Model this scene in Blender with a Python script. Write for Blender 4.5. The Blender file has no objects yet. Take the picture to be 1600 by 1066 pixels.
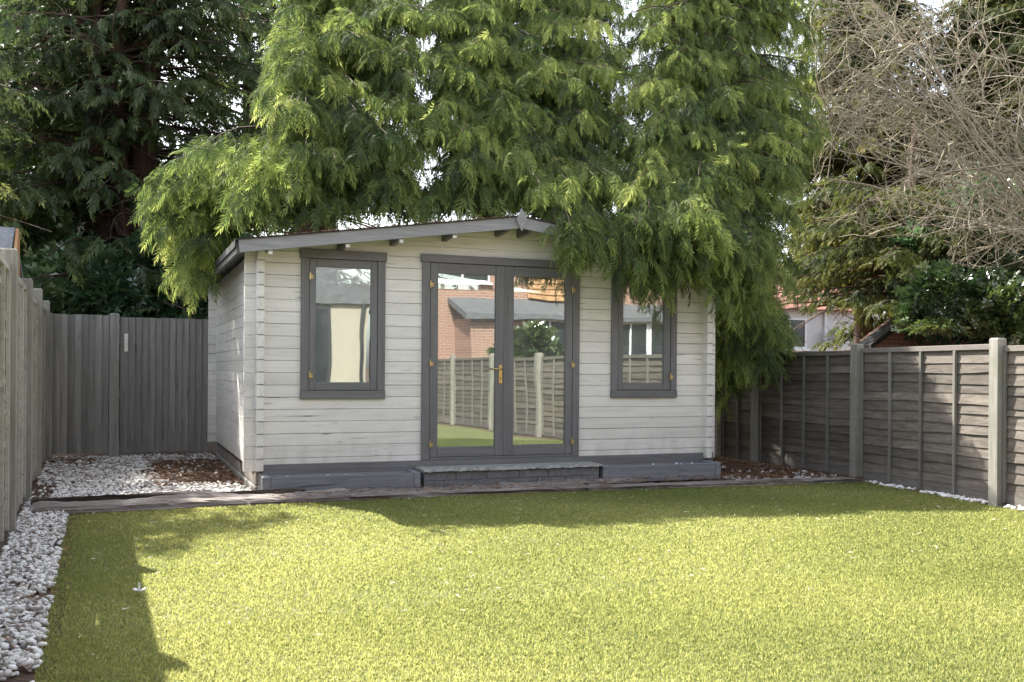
import bpy, math
import numpy as np
from mathutils import Vector, Matrix
rng = np.random.default_rng(7)
R_ = math.radians
sc = bpy.context.scene
C = sc.collection
# ------------------------------------------------------------------ camera, sky, sun, exposure
EYE = 1.15
YAW, ROLL, FPX, HOR = R_(21.6), R_(0.4), 1550.0, 579.5
cF = np.array([math.sin(YAW), math.cos(YAW), 0.0])
cR = np.array([math.cos(YAW), -math.sin(YAW), 0.0])
cZ = np.array([0, 0, 1.0])
cam_d = bpy.data.cameras.new('camera'); cam = bpy.data.objects.new('camera', cam_d); C.objects.link(cam)
cx = cR * math.cos(ROLL) + cZ * math.sin(ROLL)
cy = -cR * math.sin(ROLL) + cZ * math.cos(ROLL)
M = Matrix.Identity(4)
for i in range(3):
    M[i][0], M[i][1], M[i][2] = cx[i], cy[i], -cF[i]
M[2][3] = EYE
cam.matrix_world = M
cam_d.sensor_width = 36; cam_d.lens = FPX / 1600 * 36; cam_d.shift_y = (HOR - 533) / 1600
cam_d.clip_start = 0.05; cam_d.clip_end = 3000
sc.camera = cam
SUN_AZ, SUN_EL = R_(-26.4), R_(45)          # azimuth from +Y towards +X
sun_dir = Vector((math.sin(SUN_AZ) * math.cos(SUN_EL), math.cos(SUN_AZ) * math.cos(SUN_EL), math.sin(SUN_EL)))
w = bpy.data.worlds.new('World'); sc.world = w; w.use_nodes = True
wn = w.node_tree.nodes; wl = w.node_tree.links
sky = wn.new('ShaderNodeTexSky'); sky.sky_type = 'NISHITA'; sky.sun_disc = False
sky.sun_elevation = SUN_EL; sky.sun_rotation = SUN_AZ; sky.air_density = 1.0; sky.dust_density = 2.5; sky.ozone_density = 0.8
hs_ = wn.new('ShaderNodeHueSaturation'); hs_.inputs['Saturation'].default_value = 0.45      # thin milky cloud
wl.new(sky.outputs[0], hs_.inputs['Color']); wl.new(hs_.outputs[0], wn['Background'].inputs[0]); wn['Background'].inputs[1].default_value = 0.15
sl = bpy.data.lights.new('sun', 'SUN'); sl.energy = 4.5; sl.angle = R_(0.5); sl.color = (1.0, 0.95, 0.86)
so = bpy.data.objects.new('sun', sl); C.objects.link(so); so.rotation_euler = (-sun_dir).to_track_quat('-Z', 'Y').to_euler(); so.location = (0, 0, 30)
sc.view_settings.view_transform = 'Standard'; sc.view_settings.look = 'None'
sc.view_settings.exposure = 1.68; sc.view_settings.gamma = 1; sc.view_settings.use_curve_mapping = False
sc.render.engine = 'CYCLES'
sc.cycles.max_bounces = 7; sc.cycles.diffuse_bounces = 4; sc.cycles.glossy_bounces = 3
sc.cycles.transmission_bounces = 4; sc.cycles.transparent_max_bounces = 8
sc.cycles.use_denoising = True

def ray(u, v):
    a = (u - 800) / FPX; b = (HOR - v) / FPX
    a, b = a * math.cos(ROLL) - b * math.sin(ROLL), a * math.sin(ROLL) + b * math.cos(ROLL)
    return cF + cR * a + cZ * b
def atY(u, v, Y):
    d = ray(u, v); t = Y / d[1]; return np.array([d[0] * t, Y, EYE + d[2] * t])
def proj(P):
    P = np.asarray(P, float); l = P @ cR; dep = np.maximum(P @ cF, 1e-3)
    a = l / dep; b = (P[..., 2] - EYE) / dep
    a, b = a * math.cos(ROLL) + b * math.sin(ROLL), -a * math.sin(ROLL) + b * math.cos(ROLL)
    return 800 + FPX * a, HOR - FPX * b
def inpoly(u, v, poly):
    u = np.asarray(u, float); v = np.asarray(v, float); c = np.zeros(u.shape, bool); n = len(poly)
    for i in range(n):
        x0, y0 = poly[i]; x1, y1 = poly[(i + 1) % n]
        if y0 == y1: continue
        k = ((y0 > v) != (y1 > v)) & (u < (x1 - x0) * (v - y0) / (y1 - y0) + x0)
        c ^= k
    return c
# ------------------------------------------------------------------ mesh helpers
class MB:
    def __init__(s): s.v = []; s.f = []
    def add(s, vs, fs):
        o = len(s.v); s.v += [tuple(map(float, p)) for p in vs]; s.f += [tuple(i + o for i in f) for f in fs]; return s
    def obox(s, c, ax, h, ch=0.0):          # centre, three unit axes, half sizes, chamfer
        c = np.asarray(c, float); ax = np.asarray(ax, float); V = []; ix = {}
        for sx in (-1, 1):
            for sy in (-1, 1):
                for sz in (-1, 1):
                    sg = (sx, sy, sz)
                    for k in range(3):
                        p = [sg[j] * (h[j] - (0 if j == k else ch)) for j in range(3)]
                        ix[sg + (k,)] = len(V); V.append(c + ax[0] * p[0] + ax[1] * p[1] + ax[2] * p[2])
                        if ch == 0:
                            ix[sg + (1,)] = ix[sg + (2,)] = ix[sg + (0,)]; break
        Fs = []
        for k in range(3):
            a, b = [j for j in range(3) if j != k]
            for sk in (-1, 1):
                q = []
                for sa, sb in ((-1, -1), (1, -1), (1, 1), (-1, 1)):
                    g = [0, 0, 0]; g[k] = sk; g[a] = sa; g[b] = sb; q.append(ix[tuple(g) + (k,)])
                if (sk > 0) == (k == 1): q = q[::-1]
                Fs.append(tuple(q))
        if ch > 0:
            for k in range(3):
                a, b = [j for j in range(3) if j != k]
                for sa in (-1, 1):
                    for sb in (-1, 1):
                        q = []
                        for sk, fc in ((-1, a), (1, a), (1, b), (-1, b)):
                            g = [0, 0, 0]; g[k] = sk; g[a] = sa; g[b] = sb; q.append(ix[tuple(g) + (fc,)])
                        Fs.append(tuple(q))
            for sx in (-1, 1):
                for sy in (-1, 1):
                    for sz in (-1, 1): Fs.append(tuple(ix[(sx, sy, sz, k)] for k in range(3)))
        return s.add(V, Fs)
    def box(s, x0, x1, y0, y1, z0, z1, ch=0.0):
        return s.obox(((x0 + x1) / 2, (y0 + y1) / 2, (z0 + z1) / 2), np.eye(3), ((x1 - x0) / 2, (y1 - y0) / 2, (z1 - z0) / 2), ch)
    def prism(s, pts, d):                   # closed polygon extruded by vector d
        n = len(pts); d = np.asarray(d, float); P = [np.asarray(p, float) for p in pts]
        return s.add(P + [p + d for p in P], [tuple(range(n))[::-1], tuple(range(n, 2 * n))] + [(i, (i + 1) % n, (i + 1) % n + n, i + n) for i in range(n)])
    def tube(s, path, rad, k=8, cap=True):
        P = np.asarray(path, float); n = len(P); rad = np.broadcast_to(np.asarray(rad, float), (n,))
        T = np.gradient(P, axis=0); T /= np.linalg.norm(T, axis=1)[:, None] + 1e-9
        ref = np.array([0, 0, 1.0]) if abs(T[0][2]) < 0.8 else np.array([1.0, 0, 0])
        V = []
        for i in range(n):
            a = np.cross(T[i], ref); a /= np.linalg.norm(a) + 1e-9; b = np.cross(T[i], a)
            for j in range(k):
                t = 2 * math.pi * j / k; V.append(P[i] + (a * math.cos(t) + b * math.sin(t)) * rad[i])
        Fs = [(i * k + j, i * k + (j + 1) % k, (i + 1) * k + (j + 1) % k, (i + 1) * k + j) for i in range(n - 1) for j in range(k)]
        if cap: Fs += [tuple(range(k))[::-1], tuple(range((n - 1) * k, n * k))]
        return s.add(V, Fs)
wloc = {}
def tag(o, label=None, cat=None, group=None, kind=None):
    if label: o['label'] = label
    if cat: o['category'] = cat
    if group: o['group'] = group
    if kind: o['kind'] = kind
    return o
def link(name, me, m, parent, loc, smooth):
    o = bpy.data.objects.new(name, me); C.objects.link(o); wloc[o] = np.array(loc, float)
    if m is not None: me.materials.append(m)
    if smooth: me.polygons.foreach_set('use_smooth', np.ones(len(me.polygons), bool))
    o.location = loc
    if parent is not None:
        o.parent = parent; o.location = Vector(wloc[o] - wloc[parent])
    return o
def build(name, mb, m, parent=None, smooth=False, recalc=True):
    V = np.array(mb.v); c = (V.min(0) + V.max(0)) / 2
    me = bpy.data.meshes.new(name); me.from_pydata((V - c).tolist(), [], mb.f)
    if recalc:
        import bmesh
        b = bmesh.new(); b.from_mesh(me); bmesh.ops.recalc_face_normals(b, faces=b.faces); b.to_mesh(me); b.free()
    return link(name, me, m, parent, c, smooth)
def build_np(name, V, F, m, parent=None, smooth=False, tint=None):
    V = np.asarray(V, np.float32); F = np.asarray(F, np.int32); k = F.shape[1]
    c = (V.min(0) + V.max(0)) / 2; V = V - c
    me = bpy.data.meshes.new(name)
    me.vertices.add(len(V)); me.vertices.foreach_set('co', V.ravel())
    me.loops.add(F.size); me.loops.foreach_set('vertex_index', F.ravel())
    me.polygons.add(len(F)); me.polygons.foreach_set('loop_start', np.arange(0, F.size, k, dtype=np.int32))
    me.update(calc_edges=True)
    if tint is not None:
        a = me.attributes.new('tint', 'FLOAT', 'POINT'); a.data.foreach_set('value', np.asarray(tint, np.float32))
    return link(name, me, m, parent, c, smooth)
def empty(name, loc, label=None, cat=None, group=None):
    o = bpy.data.objects.new(name, None); C.objects.link(o); o.location = loc; wloc[o] = np.array(loc, float)
    o.empty_display_size = 0.1
    return tag(o, label, cat, group)
# ------------------------------------------------------------------ materials
class NT:
    def __init__(s, name):
        s.m = bpy.data.materials.new(name); s.m.use_nodes = True; s.t = s.m.node_tree; s.n = s.t.nodes
        s.b = s.n['Principled BSDF']; s.out = s.n['Material Output']; s._co = None
    def L(s, a, b): s.t.links.new(a, b)
    def new(s, ty, **k):
        n = s.n.new('ShaderNode' + ty)
        for a, b in k.items(): setattr(n, a, b)
        return n
    def co(s, sc=(1, 1, 1), rnd=True, world=False):
        if world: src = s.new('NewGeometry').outputs['Position']
        else: src = s.new('TexCoord').outputs['Object']
        mp = s.new('Mapping'); mp.inputs['Scale'].default_value = sc; s.L(src, mp.inputs[0])
        if rnd:
            oi = s.new('ObjectInfo'); mu = s.new('Math', operation='MULTIPLY'); mu.inputs[1].default_value = 37.0
            s.L(oi.outputs['Random'], mu.inputs[0]); cb = s.new('CombineXYZ')
            for i in range(3): s.L(mu.outputs[0], cb.inputs[i])
            s.L(cb.outputs[0], mp.inputs['Location'])
        return mp.outputs[0]
    def noise(s, co, scale, detail=4, rough=0.6, dist=0.0):
        n = s.new('TexNoise'); n.inputs['Scale'].default_value = scale; n.inputs['Detail'].default_value = detail
        n.inputs['Roughness'].default_value = rough; n.inputs['Distortion'].default_value = dist
        s.L(co, n.inputs['Vector']); return n.outputs['Fac']
    def ramp(s, fac, stops):
        r = s.new('ValToRGB'); e = r.color_ramp.elements
        while len(e) < len(stops): e.new(0.5)
        for i, (p, c) in enumerate(stops):
            e[i].position = p; e[i].color = (c, c, c, 1) if isinstance(c, (int, float)) else tuple(c) + (1,)
        s.L(fac, r.inputs[0]); return r.outputs[0]
    def mix(s, fac, a, b, mode='MIX'):
        n = s.new('Mix', data_type='RGBA', blend_type=mode)
        for i, x in ((0, fac), (6, a), (7, b)):
            if isinstance(x, (int, float)): n.inputs[i].default_value = x
            elif isinstance(x, tuple): n.inputs[i].default_value = x + (1,)
            else: s.L(x, n.inputs[i])
        return n.outputs[2]
    def bump(s, h, strength=0.3, dist=0.01):
        n = s.new('Bump'); n.inputs['Strength'].default_value = strength; n.inputs['Distance'].default_value = dist
        s.L(h, n.inputs['Height']); s.L(n.outputs[0], s.b.inputs['Normal']); return n
    def col(s, c):
        if isinstance(c, tuple): s.b.inputs['Base Color'].default_value = c + (1,)
        else: s.L(c, s.b.inputs['Base Color'])
    def rough(s, r): s.b.inputs['Roughness'].default_value = r
def objrand(t, lo, hi):
    oi = t.new('ObjectInfo'); mr = t.new('MapRange'); t.L(oi.outputs['Random'], mr.inputs[0])
    mr.inputs[3].default_value = lo; mr.inputs[4].default_value = hi; return mr.outputs[0]
def scale_col(t, c, f):
    n = t.new('VectorMath', operation='SCALE'); t.L(c, n.inputs[0]); t.L(f, n.inputs['Scale']); return n.outputs[0]
def wood(name, cols, axis=0, scale=1.0, var=(0.85, 1.1), rough=0.75, crack=None, bump=0.35, flake=None, moss=None, stain=False):
    t = NT(name); st = [14, 14, 14]; st[axis] = 0.7; st = tuple(x * scale for x in st)
    c1 = t.co(st); n1 = t.noise(c1, 2.2, 6, 0.65, 0.6); n2 = t.noise(t.co((1, 1, 1)), 3.5, 4)
    col = t.ramp(n1, [(0.3, cols[0]), (0.5, cols[1]), (0.72, cols[2])])
    col = t.mix(t.ramp(n2, [(0.35, 0.0), (0.75, 0.45)]), col, cols[0])
    if flake:
        st2 = [9, 9, 9]; st2[axis] = 1.1; nf = t.noise(t.co(tuple(st2)), 3.0, 8, 0.7, 1.2)
        nb = t.noise(t.co((1, 1, 1)), 2.2, 2)
        mf = t.mix(1.0, t.ramp(nf, [(0.60, 0.0), (0.66, 1.0)]), t.ramp(nb, [(0.42, 0.15), (0.62, 1.0)]), 'MULTIPLY'); col = t.mix(mf, col, flake)
    if crack:
        st3 = [26, 26, 26]; st3[axis] = 0.9; nc = t.noise(t.co(tuple(st3)), 1.6, 3, 0.5, 0.4)
        nm = t.noise(t.co((1, 1, 1)), 4.0, 2)
        mc = t.mix(1.0, t.ramp(nc, [(0.66, 0.0), (0.70, 1.0)]), t.ramp(nm, [(0.45, 0.0), (0.6, 1.0)]), 'MULTIPLY'); col = t.mix(mc, col, crack)
    if stain:
        vo = t.new('TexVoronoi'); vo.inputs['Scale'].default_value = 2.6; st4 = [2.2, 2.2, 2.2]; st4[axis] = 1.0; t.L(t.co(tuple(st4)), vo.inputs['Vector'])
        col = t.mix(t.ramp(vo.outputs['Distance'], [(0.035, 0.55), (0.075, 0.0)]), col, (0.36, 0.29, 0.22))
        sx = t.new('SeparateXYZ'); t.L(t.new('NewGeometry').outputs['Position'], sx.inputs[0]); mz = t.new('MapRange'); t.L(sx.outputs[2], mz.inputs[0]); mz.inputs[1].default_value = 0.62; mz.inputs[2].default_value = 0.24
        ns = t.noise(t.co((3, 3, 1.2), False, True), 2.2, 6, 0.7); mk = t.mix(1.0, t.ramp(ns, [(0.42, 0.0), (0.72, 0.5)]), mz.outputs[0], 'MULTIPLY'); col = t.mix(mk, col, (0.36, 0.37, 0.30))
    if moss:
        nmo = t.noise(t.co((1, 1, 1)), 5.0, 6, 0.7); col = t.mix(t.ramp(nmo, [(0.5, 0.0), (0.75, 0.6)]), col, moss)
    t.col(scale_col(t, col, objrand(t, *var))); t.rough(rough); t.bump(n1, bump, 0.004); return t.m
def plain(name, c, rough=0.6, metal=0.0, noise=0.0, nscale=20):
    t = NT(name)
    if noise:
        n = t.noise(t.co(), nscale, 5); d = tuple(x * (1 - noise) for x in c); e = tuple(min(1, x * (1 + noise)) for x in c)
        t.col(t.ramp(n, [(0.3, d), (0.7, e)])); t.bump(n, 0.2, 0.004)
    else: t.col(c)
    t.rough(rough); t.b.inputs['Metallic'].default_value = metal; return t.m
WHITE = [(0.68, 0.655, 0.61), (0.81, 0.79, 0.75), (0.86, 0.84, 0.80)]
def white_paint(axis): return wood('white_paint_%d' % axis, WHITE, axis, 1.0, (0.92, 1.04), 0.6, crack=(0.20, 0.18, 0.16), flake=(0.45, 0.42, 0.385), bump=0.25, stain=True)
m_wx = white_paint(0); m_wy = white_paint(1); m_wz = white_paint(2)
GREY = [(0.115, 0.115, 0.12), (0.155, 0.155, 0.16), (0.195, 0.195, 0.2)]
m_gx = wood('grey_paint_x', GREY, 0, 1, (0.95, 1.05), 0.5, bump=0.18); m_gz = wood('grey_paint_z', GREY, 2, 1, (0.95, 1.05), 0.5, bump=0.18)
m_gy = wood('grey_paint_y', GREY, 1, 1, (0.95, 1.05), 0.5, bump=0.18)
GREYB = [(0.21, 0.21, 0.22), (0.285, 0.285, 0.295), (0.34, 0.34, 0.35)]
m_barge = wood('barge_paint', GREYB, 0, 1, (0.97, 1.03), 0.6, flake=(0.30, 0.27, 0.25), crack=(0.08, 0.06, 0.05))
m_plant = wood('planter_paint', [(0.16, 0.166, 0.178), (0.22, 0.226, 0.242), (0.28, 0.286, 0.305)], 0, 1, (0.9, 1.08), 0.6, flake=(0.23, 0.23, 0.24), crack=(0.06, 0.06, 0.06))
m_gate = wood('gate_wood', [(0.19, 0.178, 0.163), (0.275, 0.26, 0.24), (0.34, 0.325, 0.305)], 2, 1, (0.75, 1.2), 0.8, crack=(0.04, 0.035, 0.03))
FENCE = [(0.08, 0.066, 0.053), (0.145, 0.124, 0.103), (0.215, 0.19, 0.162)]
m_slat = wood('fence_slat', FENCE, 1, 1, (0.7, 1.3), 0.85, crack=(0.05, 0.04, 0.03), flake=(0.24, 0.18, 0.14), bump=0.6)
m_batten = wood('fence_batten', [(0.13, 0.12, 0.107), (0.18, 0.17, 0.153), (0.23, 0.22, 0.2)], 2, 1, (0.85, 1.15), 0.85)
m_rail = wood('fence_rail', [(0.11, 0.097, 0.084), (0.17, 0.153, 0.136), (0.22, 0.203, 0.182)], 1, 1, (0.85, 1.15), 0.85)
m_post = wood('fence_post', [(0.2, 0.19, 0.16), (0.29, 0.275, 0.24), (0.37, 0.355, 0.315)], 2, 1, (0.9, 1.1), 0.85, crack=(0.09, 0.08, 0.07), moss=(0.17, 0.19, 0.12))
m_lslat = wood('left_slat', [(0.29, 0.27, 0.225), (0.42, 0.40, 0.345), (0.5, 0.48, 0.425)], 1, 1, (0.8, 1.15), 0.85, crack=(0.09, 0.08, 0.06), bump=0.6, moss=(0.2, 0.21, 0.15))
m_sleeper = wood('sleeper_wood', [(0.09, 0.068, 0.055), (0.27, 0.235, 0.21), (0.50, 0.465, 0.44)], 0, 1.5, (0.85, 1.15), 0.9, crack=(0.03, 0.022, 0.018), bump=1.0)
m_sleeper_d = wood('sleeper_wood_dark', [(0.03, 0.022, 0.018), (0.085, 0.066, 0.054), (0.21, 0.175, 0.15)], 0, 1.5, (0.85, 1.15), 0.9, crack=(0.015, 0.012, 0.01), bump=1.0)
m_stone = plain('step_slab', (0.33, 0.335, 0.315), 0.85, 0, 0.35, 14)
m_block = plain('step_block', (0.17, 0.174, 0.18), 0.75, 0, 0.3, 20)
m_brass = plain('brass', (0.62, 0.46, 0.2), 0.35, 0.9)
m_steel = plain('galvanised', (0.6, 0.6, 0.58), 0.4, 0.8, 0.15, 40)
m_felt = plain('roof_felt', (0.035, 0.034, 0.036), 0.95, 0, 0.4, 60)
m_dark = plain('interior_wall', (0.3, 0.27, 0.23), 0.8)
m_floor = plain('interior_floor', (0.22, 0.18, 0.13), 0.7)
m_conc = plain('concrete', (0.26, 0.245, 0.225), 0.9, 0, 0.3, 18)
m_pvc = plain('white_plastic', (0.8, 0.8, 0.8), 0.35)
def glass_mat():
    t = NT('window_glass'); t.n.remove(t.b)
    gl = t.new('BsdfGlossy'); gl.inputs['Roughness'].default_value = 0.0; gl.inputs['Color'].default_value = (0.92, 0.97, 0.94, 1)
    tr = t.new('BsdfTransparent'); tr.inputs['Color'].default_value = (0.85, 0.9, 0.88, 1)
    n = t.noise(t.co((1, 1, 1)), 1.7, 1, 0.3); bp = t.new('Bump'); bp.inputs['Strength'].default_value = 0.07; bp.inputs['Distance'].default_value = 0.02
    t.L(n, bp.inputs['Height']); t.L(bp.outputs[0], gl.inputs['Normal'])
    lw = t.new('LayerWeight'); lw.inputs[0].default_value = 0.35
    mr = t.new('MapRange'); mr.inputs[3].default_value = 0.31; mr.inputs[4].default_value = 1.0; t.L(lw.outputs['Fresnel'], mr.inputs[0])
    mx = t.new('MixShader'); t.L(mr.outputs[0], mx.inputs[0]); t.L(tr.outputs[0], mx.inputs[1]); t.L(gl.outputs[0], mx.inputs[2])
    du = t.new('BsdfDiffuse'); du.inputs[0].default_value = (.6, .6, .57, 1); m3 = t.new('MixShader'); nd = t.noise(t.co((1, 1, 1)), 2.5, 5); mr2 = t.new('MapRange'); t.L(nd, mr2.inputs[0]); mr2.inputs[1].default_value = .3; mr2.inputs[2].default_value = .75; mr2.inputs[3].default_value = .05; mr2.inputs[4].default_value = .18
    t.L(mr2.outputs[0], m3.inputs[0]); t.L(mx.outputs[0], m3.inputs[1]); t.L(du.outputs[0], m3.inputs[2])      # dust film
    t.L(m3.outputs[0], t.out.inputs[0]); return t.m
m_glass = glass_mat()
def leaf_mat(name, stops, trans=0.35, gloss=0.08, rough=0.4, tcol=None):
    t = NT(name); t.n.remove(t.b)
    at = t.new('Attribute', attribute_name='tint')
    col = t.ramp(at.outputs['Fac'], stops)
    d = t.new('BsdfDiffuse'); tr = t.new('BsdfTranslucent'); g = t.new('BsdfGlossy'); g.inputs['Roughness'].default_value = rough
    t.L(col, d.inputs[0]); hs = t.new('HueSaturation'); hs.inputs['Value'].default_value = 1.5; hs.inputs['Saturation'].default_value = 1.0
    t.L(col, hs.inputs['Color']); t.L(t.mix(0.5, hs.outputs[0], tcol) if tcol else hs.outputs[0], tr.inputs[0])
    m1 = t.new('MixShader'); m1.inputs[0].default_value = trans; t.L(d.outputs[0], m1.inputs[1]); t.L(tr.outputs[0], m1.inputs[2])
    m2 = t.new('MixShader'); m2.inputs[0].default_value = gloss; t.L(m1.outputs[0], m2.inputs[1]); t.L(g.outputs[0], m2.inputs[2])
    t.L(m2.outputs[0], t.out.inputs[0]); return t.m
def bark(name, a, b, sc_=(8, 8, 1)):
    t = NT(name); n = t.noise(t.co(sc_), 3, 6, 0.7, 0.5); t.col(t.ramp(n, [(0.3, a), (0.7, b)])); t.rough(0.9); t.bump(n, 0.8, 0.02); return t.m
m_bark = bark('conifer_bark', (0.04, 0.026, 0.019), (0.14, 0.085, 0.06))
m_twig = bark('bare_bark', (0.19, 0.165, 0.115), (0.54, 0.48, 0.35), (5, 5, 5))
m_deadtwig = bark('dead_twig', (0.12, 0.09, 0.06), (0.3, 0.24, 0.17), (5, 5, 5))
# ------------------------------------------------------------------ ground
def ground_mat():
    t = NT('garden_soil'); c = t.co((1, 1, 1), False, True); n = t.noise(c, 9, 8, 0.7); n2 = t.noise(c, 60, 4, 0.7)
    col = t.ramp(n, [(0.3, (0.045, 0.028, 0.02)), (0.55, (0.09, 0.056, 0.038)), (0.8, (0.15, 0.095, 0.06))])
    col = t.mix(t.ramp(n2, [(0.4, 0.0), (0.7, 0.6)]), col, (0.19, 0.12, 0.075)); t.col(col); t.rough(0.95); t.bump(n2, 0.8, 0.02); return t.m
m_soil = ground_mat()
tag(build('ground', MB().add([(-900, -900, -0.012), (900, -900, -0.012), (900, 1500, -0.012), (-900, 1500, -0.012)], [(0, 1, 2, 3)]), m_soil), kind='structure')
def lf(Y): return -0.60 - 0.024 * (Y - 4.0)            # left fence line x at Y (garden side)
def rf(Y): return np.interp(Y, [-6, 4.5, 6.58, 8.67, 10.62, 13.4], [6.2, 7.02, 7.23, 7.48, 7.56, 7.56])
def lawn_front(X): return np.interp(X, [-0.4, 0.5, 3, 5, 7.6], [8.42, 8.50, 8.58, 8.50, 8.26])
def lawn_left(Y): return -0.27 - 0.02 * (Y - 4.0)
def lawn_right(Y): return rf(Y) - 0.16
def turf_mat():
    t = NT('turf_backing'); c = t.co((1, 1, 1), False, True); n = t.noise(c, 120, 3, 0.7); n2 = t.noise(c, 3, 5)
    col = t.ramp(n, [(0.3, (0.10, 0.125, 0.038)), (0.6, (0.27, 0.28, 0.10))])
    col = t.mix(t.ramp(n2, [(0.4, 0.0), (0.8, 0.35)]), col, (0.29, 0.28, 0.12)); t.col(col); t.rough(0.9); t.bump(n, 1.0, 0.02); return t.m
ys = np.linspace(-5, 8.6, 60); tb = MB(); NXL = 40
P = []
for j, y in enumerate(ys):
    x0, x1 = lawn_left(y), lawn_right(y)
    for i in range(NXL):
        x = x0 + (x1 - x0) * i / (NXL - 1); yy = -5 + (lawn_front(x) + 5) * j / 59
        z = 0.004 if 0 < i < NXL - 1 and j < 59 else -0.02
        P.append((x, yy, z + 0.0))
tb.add(P, [(j * NXL + i, j * NXL + i + 1, (j + 1) * NXL + i + 1, (j + 1) * NXL + i) for j in range(59) for i in range(NXL - 1)])
tag(build('lawn', tb, turf_mat(), recalc=False), kind='structure')
def blades():
    pts = []
    for (y0, y1, dens) in ((2.4, 4.6, 19000), (4.6, 6.0, 10500), (6.0, 7.4, 7000), (7.4, 8.6, 5500)):
        n = int(dens * (y1 - y0) * 8.2); p = np.stack([rng.uniform(-0.6, 7.6, n), rng.uniform(y0, y1, n)], 1); pts.append(p)
    p = np.concatenate(pts); k = (p[:, 0] > lawn_left(p[:, 1]) - 0.012) & (p[:, 0] < lawn_right(p[:, 1])) & (p[:, 1] < lawn_front(p[:, 0]) + 0.01)
    u, v = proj(np.c_[p, np.zeros(len(p))]); k &= (u > -300) & (u < 2000) & (v < 1260); p = p[k]; n = len(p)
    dep = p @ cF[:2]; a = rng.uniform(0, 2 * math.pi, n); wd = (0.0008 + 0.0007 * dep) * rng.uniform(0.6, 1.4, n)
    h = rng.uniform(0.008, 0.019, n); le = rng.uniform(0, 0.014, n); la = rng.uniform(0, 2 * math.pi, n)
    b = np.c_[p, np.full(n, 0.003)]; s = np.c_[np.cos(a), np.sin(a), np.zeros(n)] * wd[:, None]
    tip = b + np.c_[np.cos(la) * le, np.sin(la) * le, h]
    V = np.stack([b - s, b + s, tip], 1).reshape(-1, 3)
    ti = np.clip(rng.normal(0.52, 0.18, n) + 0.12 * np.sin(p[:, 0] * 2.1 + 1.3 * np.sin(p[:, 1] * 1.7)), 0, 1)
    F = np.arange(3 * n).reshape(-1, 3)
    m = leaf_mat('turf_blade', [(0.0, (0.028, 0.072, 0.024)), (0.4, (0.118, 0.17, 0.05)), (0.75, (0.275, 0.295, 0.10)), (1.0, (0.50, 0.49, 0.27))], 0.52, 0.01, 0.6, (0.69, 0.65, 0.22))
    o = build_np('grass', V, F, m, None, False, np.repeat(ti, 3)); tag(o, 'short bright artificial grass of the lawn', 'grass', None, 'stuff')
blades()
# ------------------------------------------------------------------ pebbles and litter
def ico():
    t = (1 + 5 ** .5) / 2
    v = np.array([(-1, t, 0), (1, t, 0), (-1, -t, 0), (1, -t, 0), (0, -1, t), (0, 1, t), (0, -1, -t), (0, 1, -t), (t, 0, -1), (t, 0, 1), (-t, 0, -1), (-t, 0, 1)], float)
    v /= np.linalg.norm(v[0])
    f = [(0, 11, 5), (0, 5, 1), (0, 1, 7), (0, 7, 10), (0, 10, 11), (1, 5, 9), (5, 11, 4), (11, 10, 2), (10, 7, 6), (7, 1, 8), (3, 9, 4), (3, 4, 2), (3, 2, 6), (3, 6, 8), (3, 8, 9), (4, 9, 5), (2, 4, 11), (6, 2, 10), (8, 6, 7), (9, 8, 1)]
    return v, np.array(f)
def ico2():
    v, f = ico(); v = list(map(tuple, v)); mid = {}; F = []
    def m(a, b):
        k = (min(a, b), max(a, b))
        if k not in mid:
            p = (np.array(v[a]) + np.array(v[b])) / 2; mid[k] = len(v); v.append(tuple(p / np.linalg.norm(p)))
        return mid[k]
    for a, b, c in f:
        x, y, z = m(a, b), m(b, c), m(c, a); F += [(a, x, z), (b, y, x), (c, z, y), (x, y, z)]
    return np.array(v), np.array(F)
def rand_rot(n):
    q = rng.normal(size=(n, 4)); q /= np.linalg.norm(q, axis=1)[:, None]; a, b, c, d = q.T
    return np.stack([1 - 2 * (c * c + d * d), 2 * (b * c - a * d), 2 * (b * d + a * c), 2 * (b * c + a * d), 1 - 2 * (b * b + d * d), 2 * (c * d - a * b), 2 * (b * d - a * c), 2 * (c * d + a * b), 1 - 2 * (b * b + c * c)], 1).reshape(n, 3, 3)
def pebbles(name, P, size, label, hi=True):
    v, f = ico2() if hi else ico(); n = len(P)
    th = rng.uniform(0, 2 * math.pi, n); ca, sa = np.cos(th), np.sin(th); tl = rng.normal(0, 0.3, n)
    S = size[:, None] * np.stack([rng.uniform(0.8, 1.35, n), rng.uniform(0.7, 1.0, n), rng.uniform(0.45, 0.75, n)], 1)
    vv = v[None] * (1 + 0.13 * rng.normal(size=(n, len(v), 1))) * S[:, None, :]
    x = vv[..., 0] * ca[:, None] - vv[..., 1] * sa[:, None]; y = vv[..., 0] * sa[:, None] + vv[..., 1] * ca[:, None]; z = vv[..., 2] + x * tl[:, None]
    V = np.stack([x, y, z], 2) + P[:, None, :]
    F = f[None] + (np.arange(n) * len(v))[:, None, None]
    ti = np.clip(rng.normal(0.55, 0.32, n), 0, 1)
    t = NT('pebble'); at = t.new('Attribute', attribute_name='tint')
    col = t.ramp(at.outputs['Fac'], [(0.0, (0.24, 0.205, 0.175)), (0.35, (0.68, 0.66, 0.63)), (0.7, (0.82, 0.81, 0.79)), (1.0, (0.88, 0.875, 0.86))])
    nn = t.noise(t.co((1, 1, 1), False, True), 70, 4); col = t.mix(t.ramp(nn, [(0.45, 0.0), (0.8, 0.4)]), col, (0.38, 0.34, 0.30)); t.col(col); t.rough(0.7)
    tag(build_np(name, V.reshape(-1, 3), F.reshape(-1, 3), t.m, None, True, np.repeat(ti, len(v))), label, 'gravel', None, 'stuff')
def scatter(n, x0, x1, y0, y1): return np.stack([rng.uniform(x0, x1, n), rng.uniform(y0, y1, n)], 1)
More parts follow.
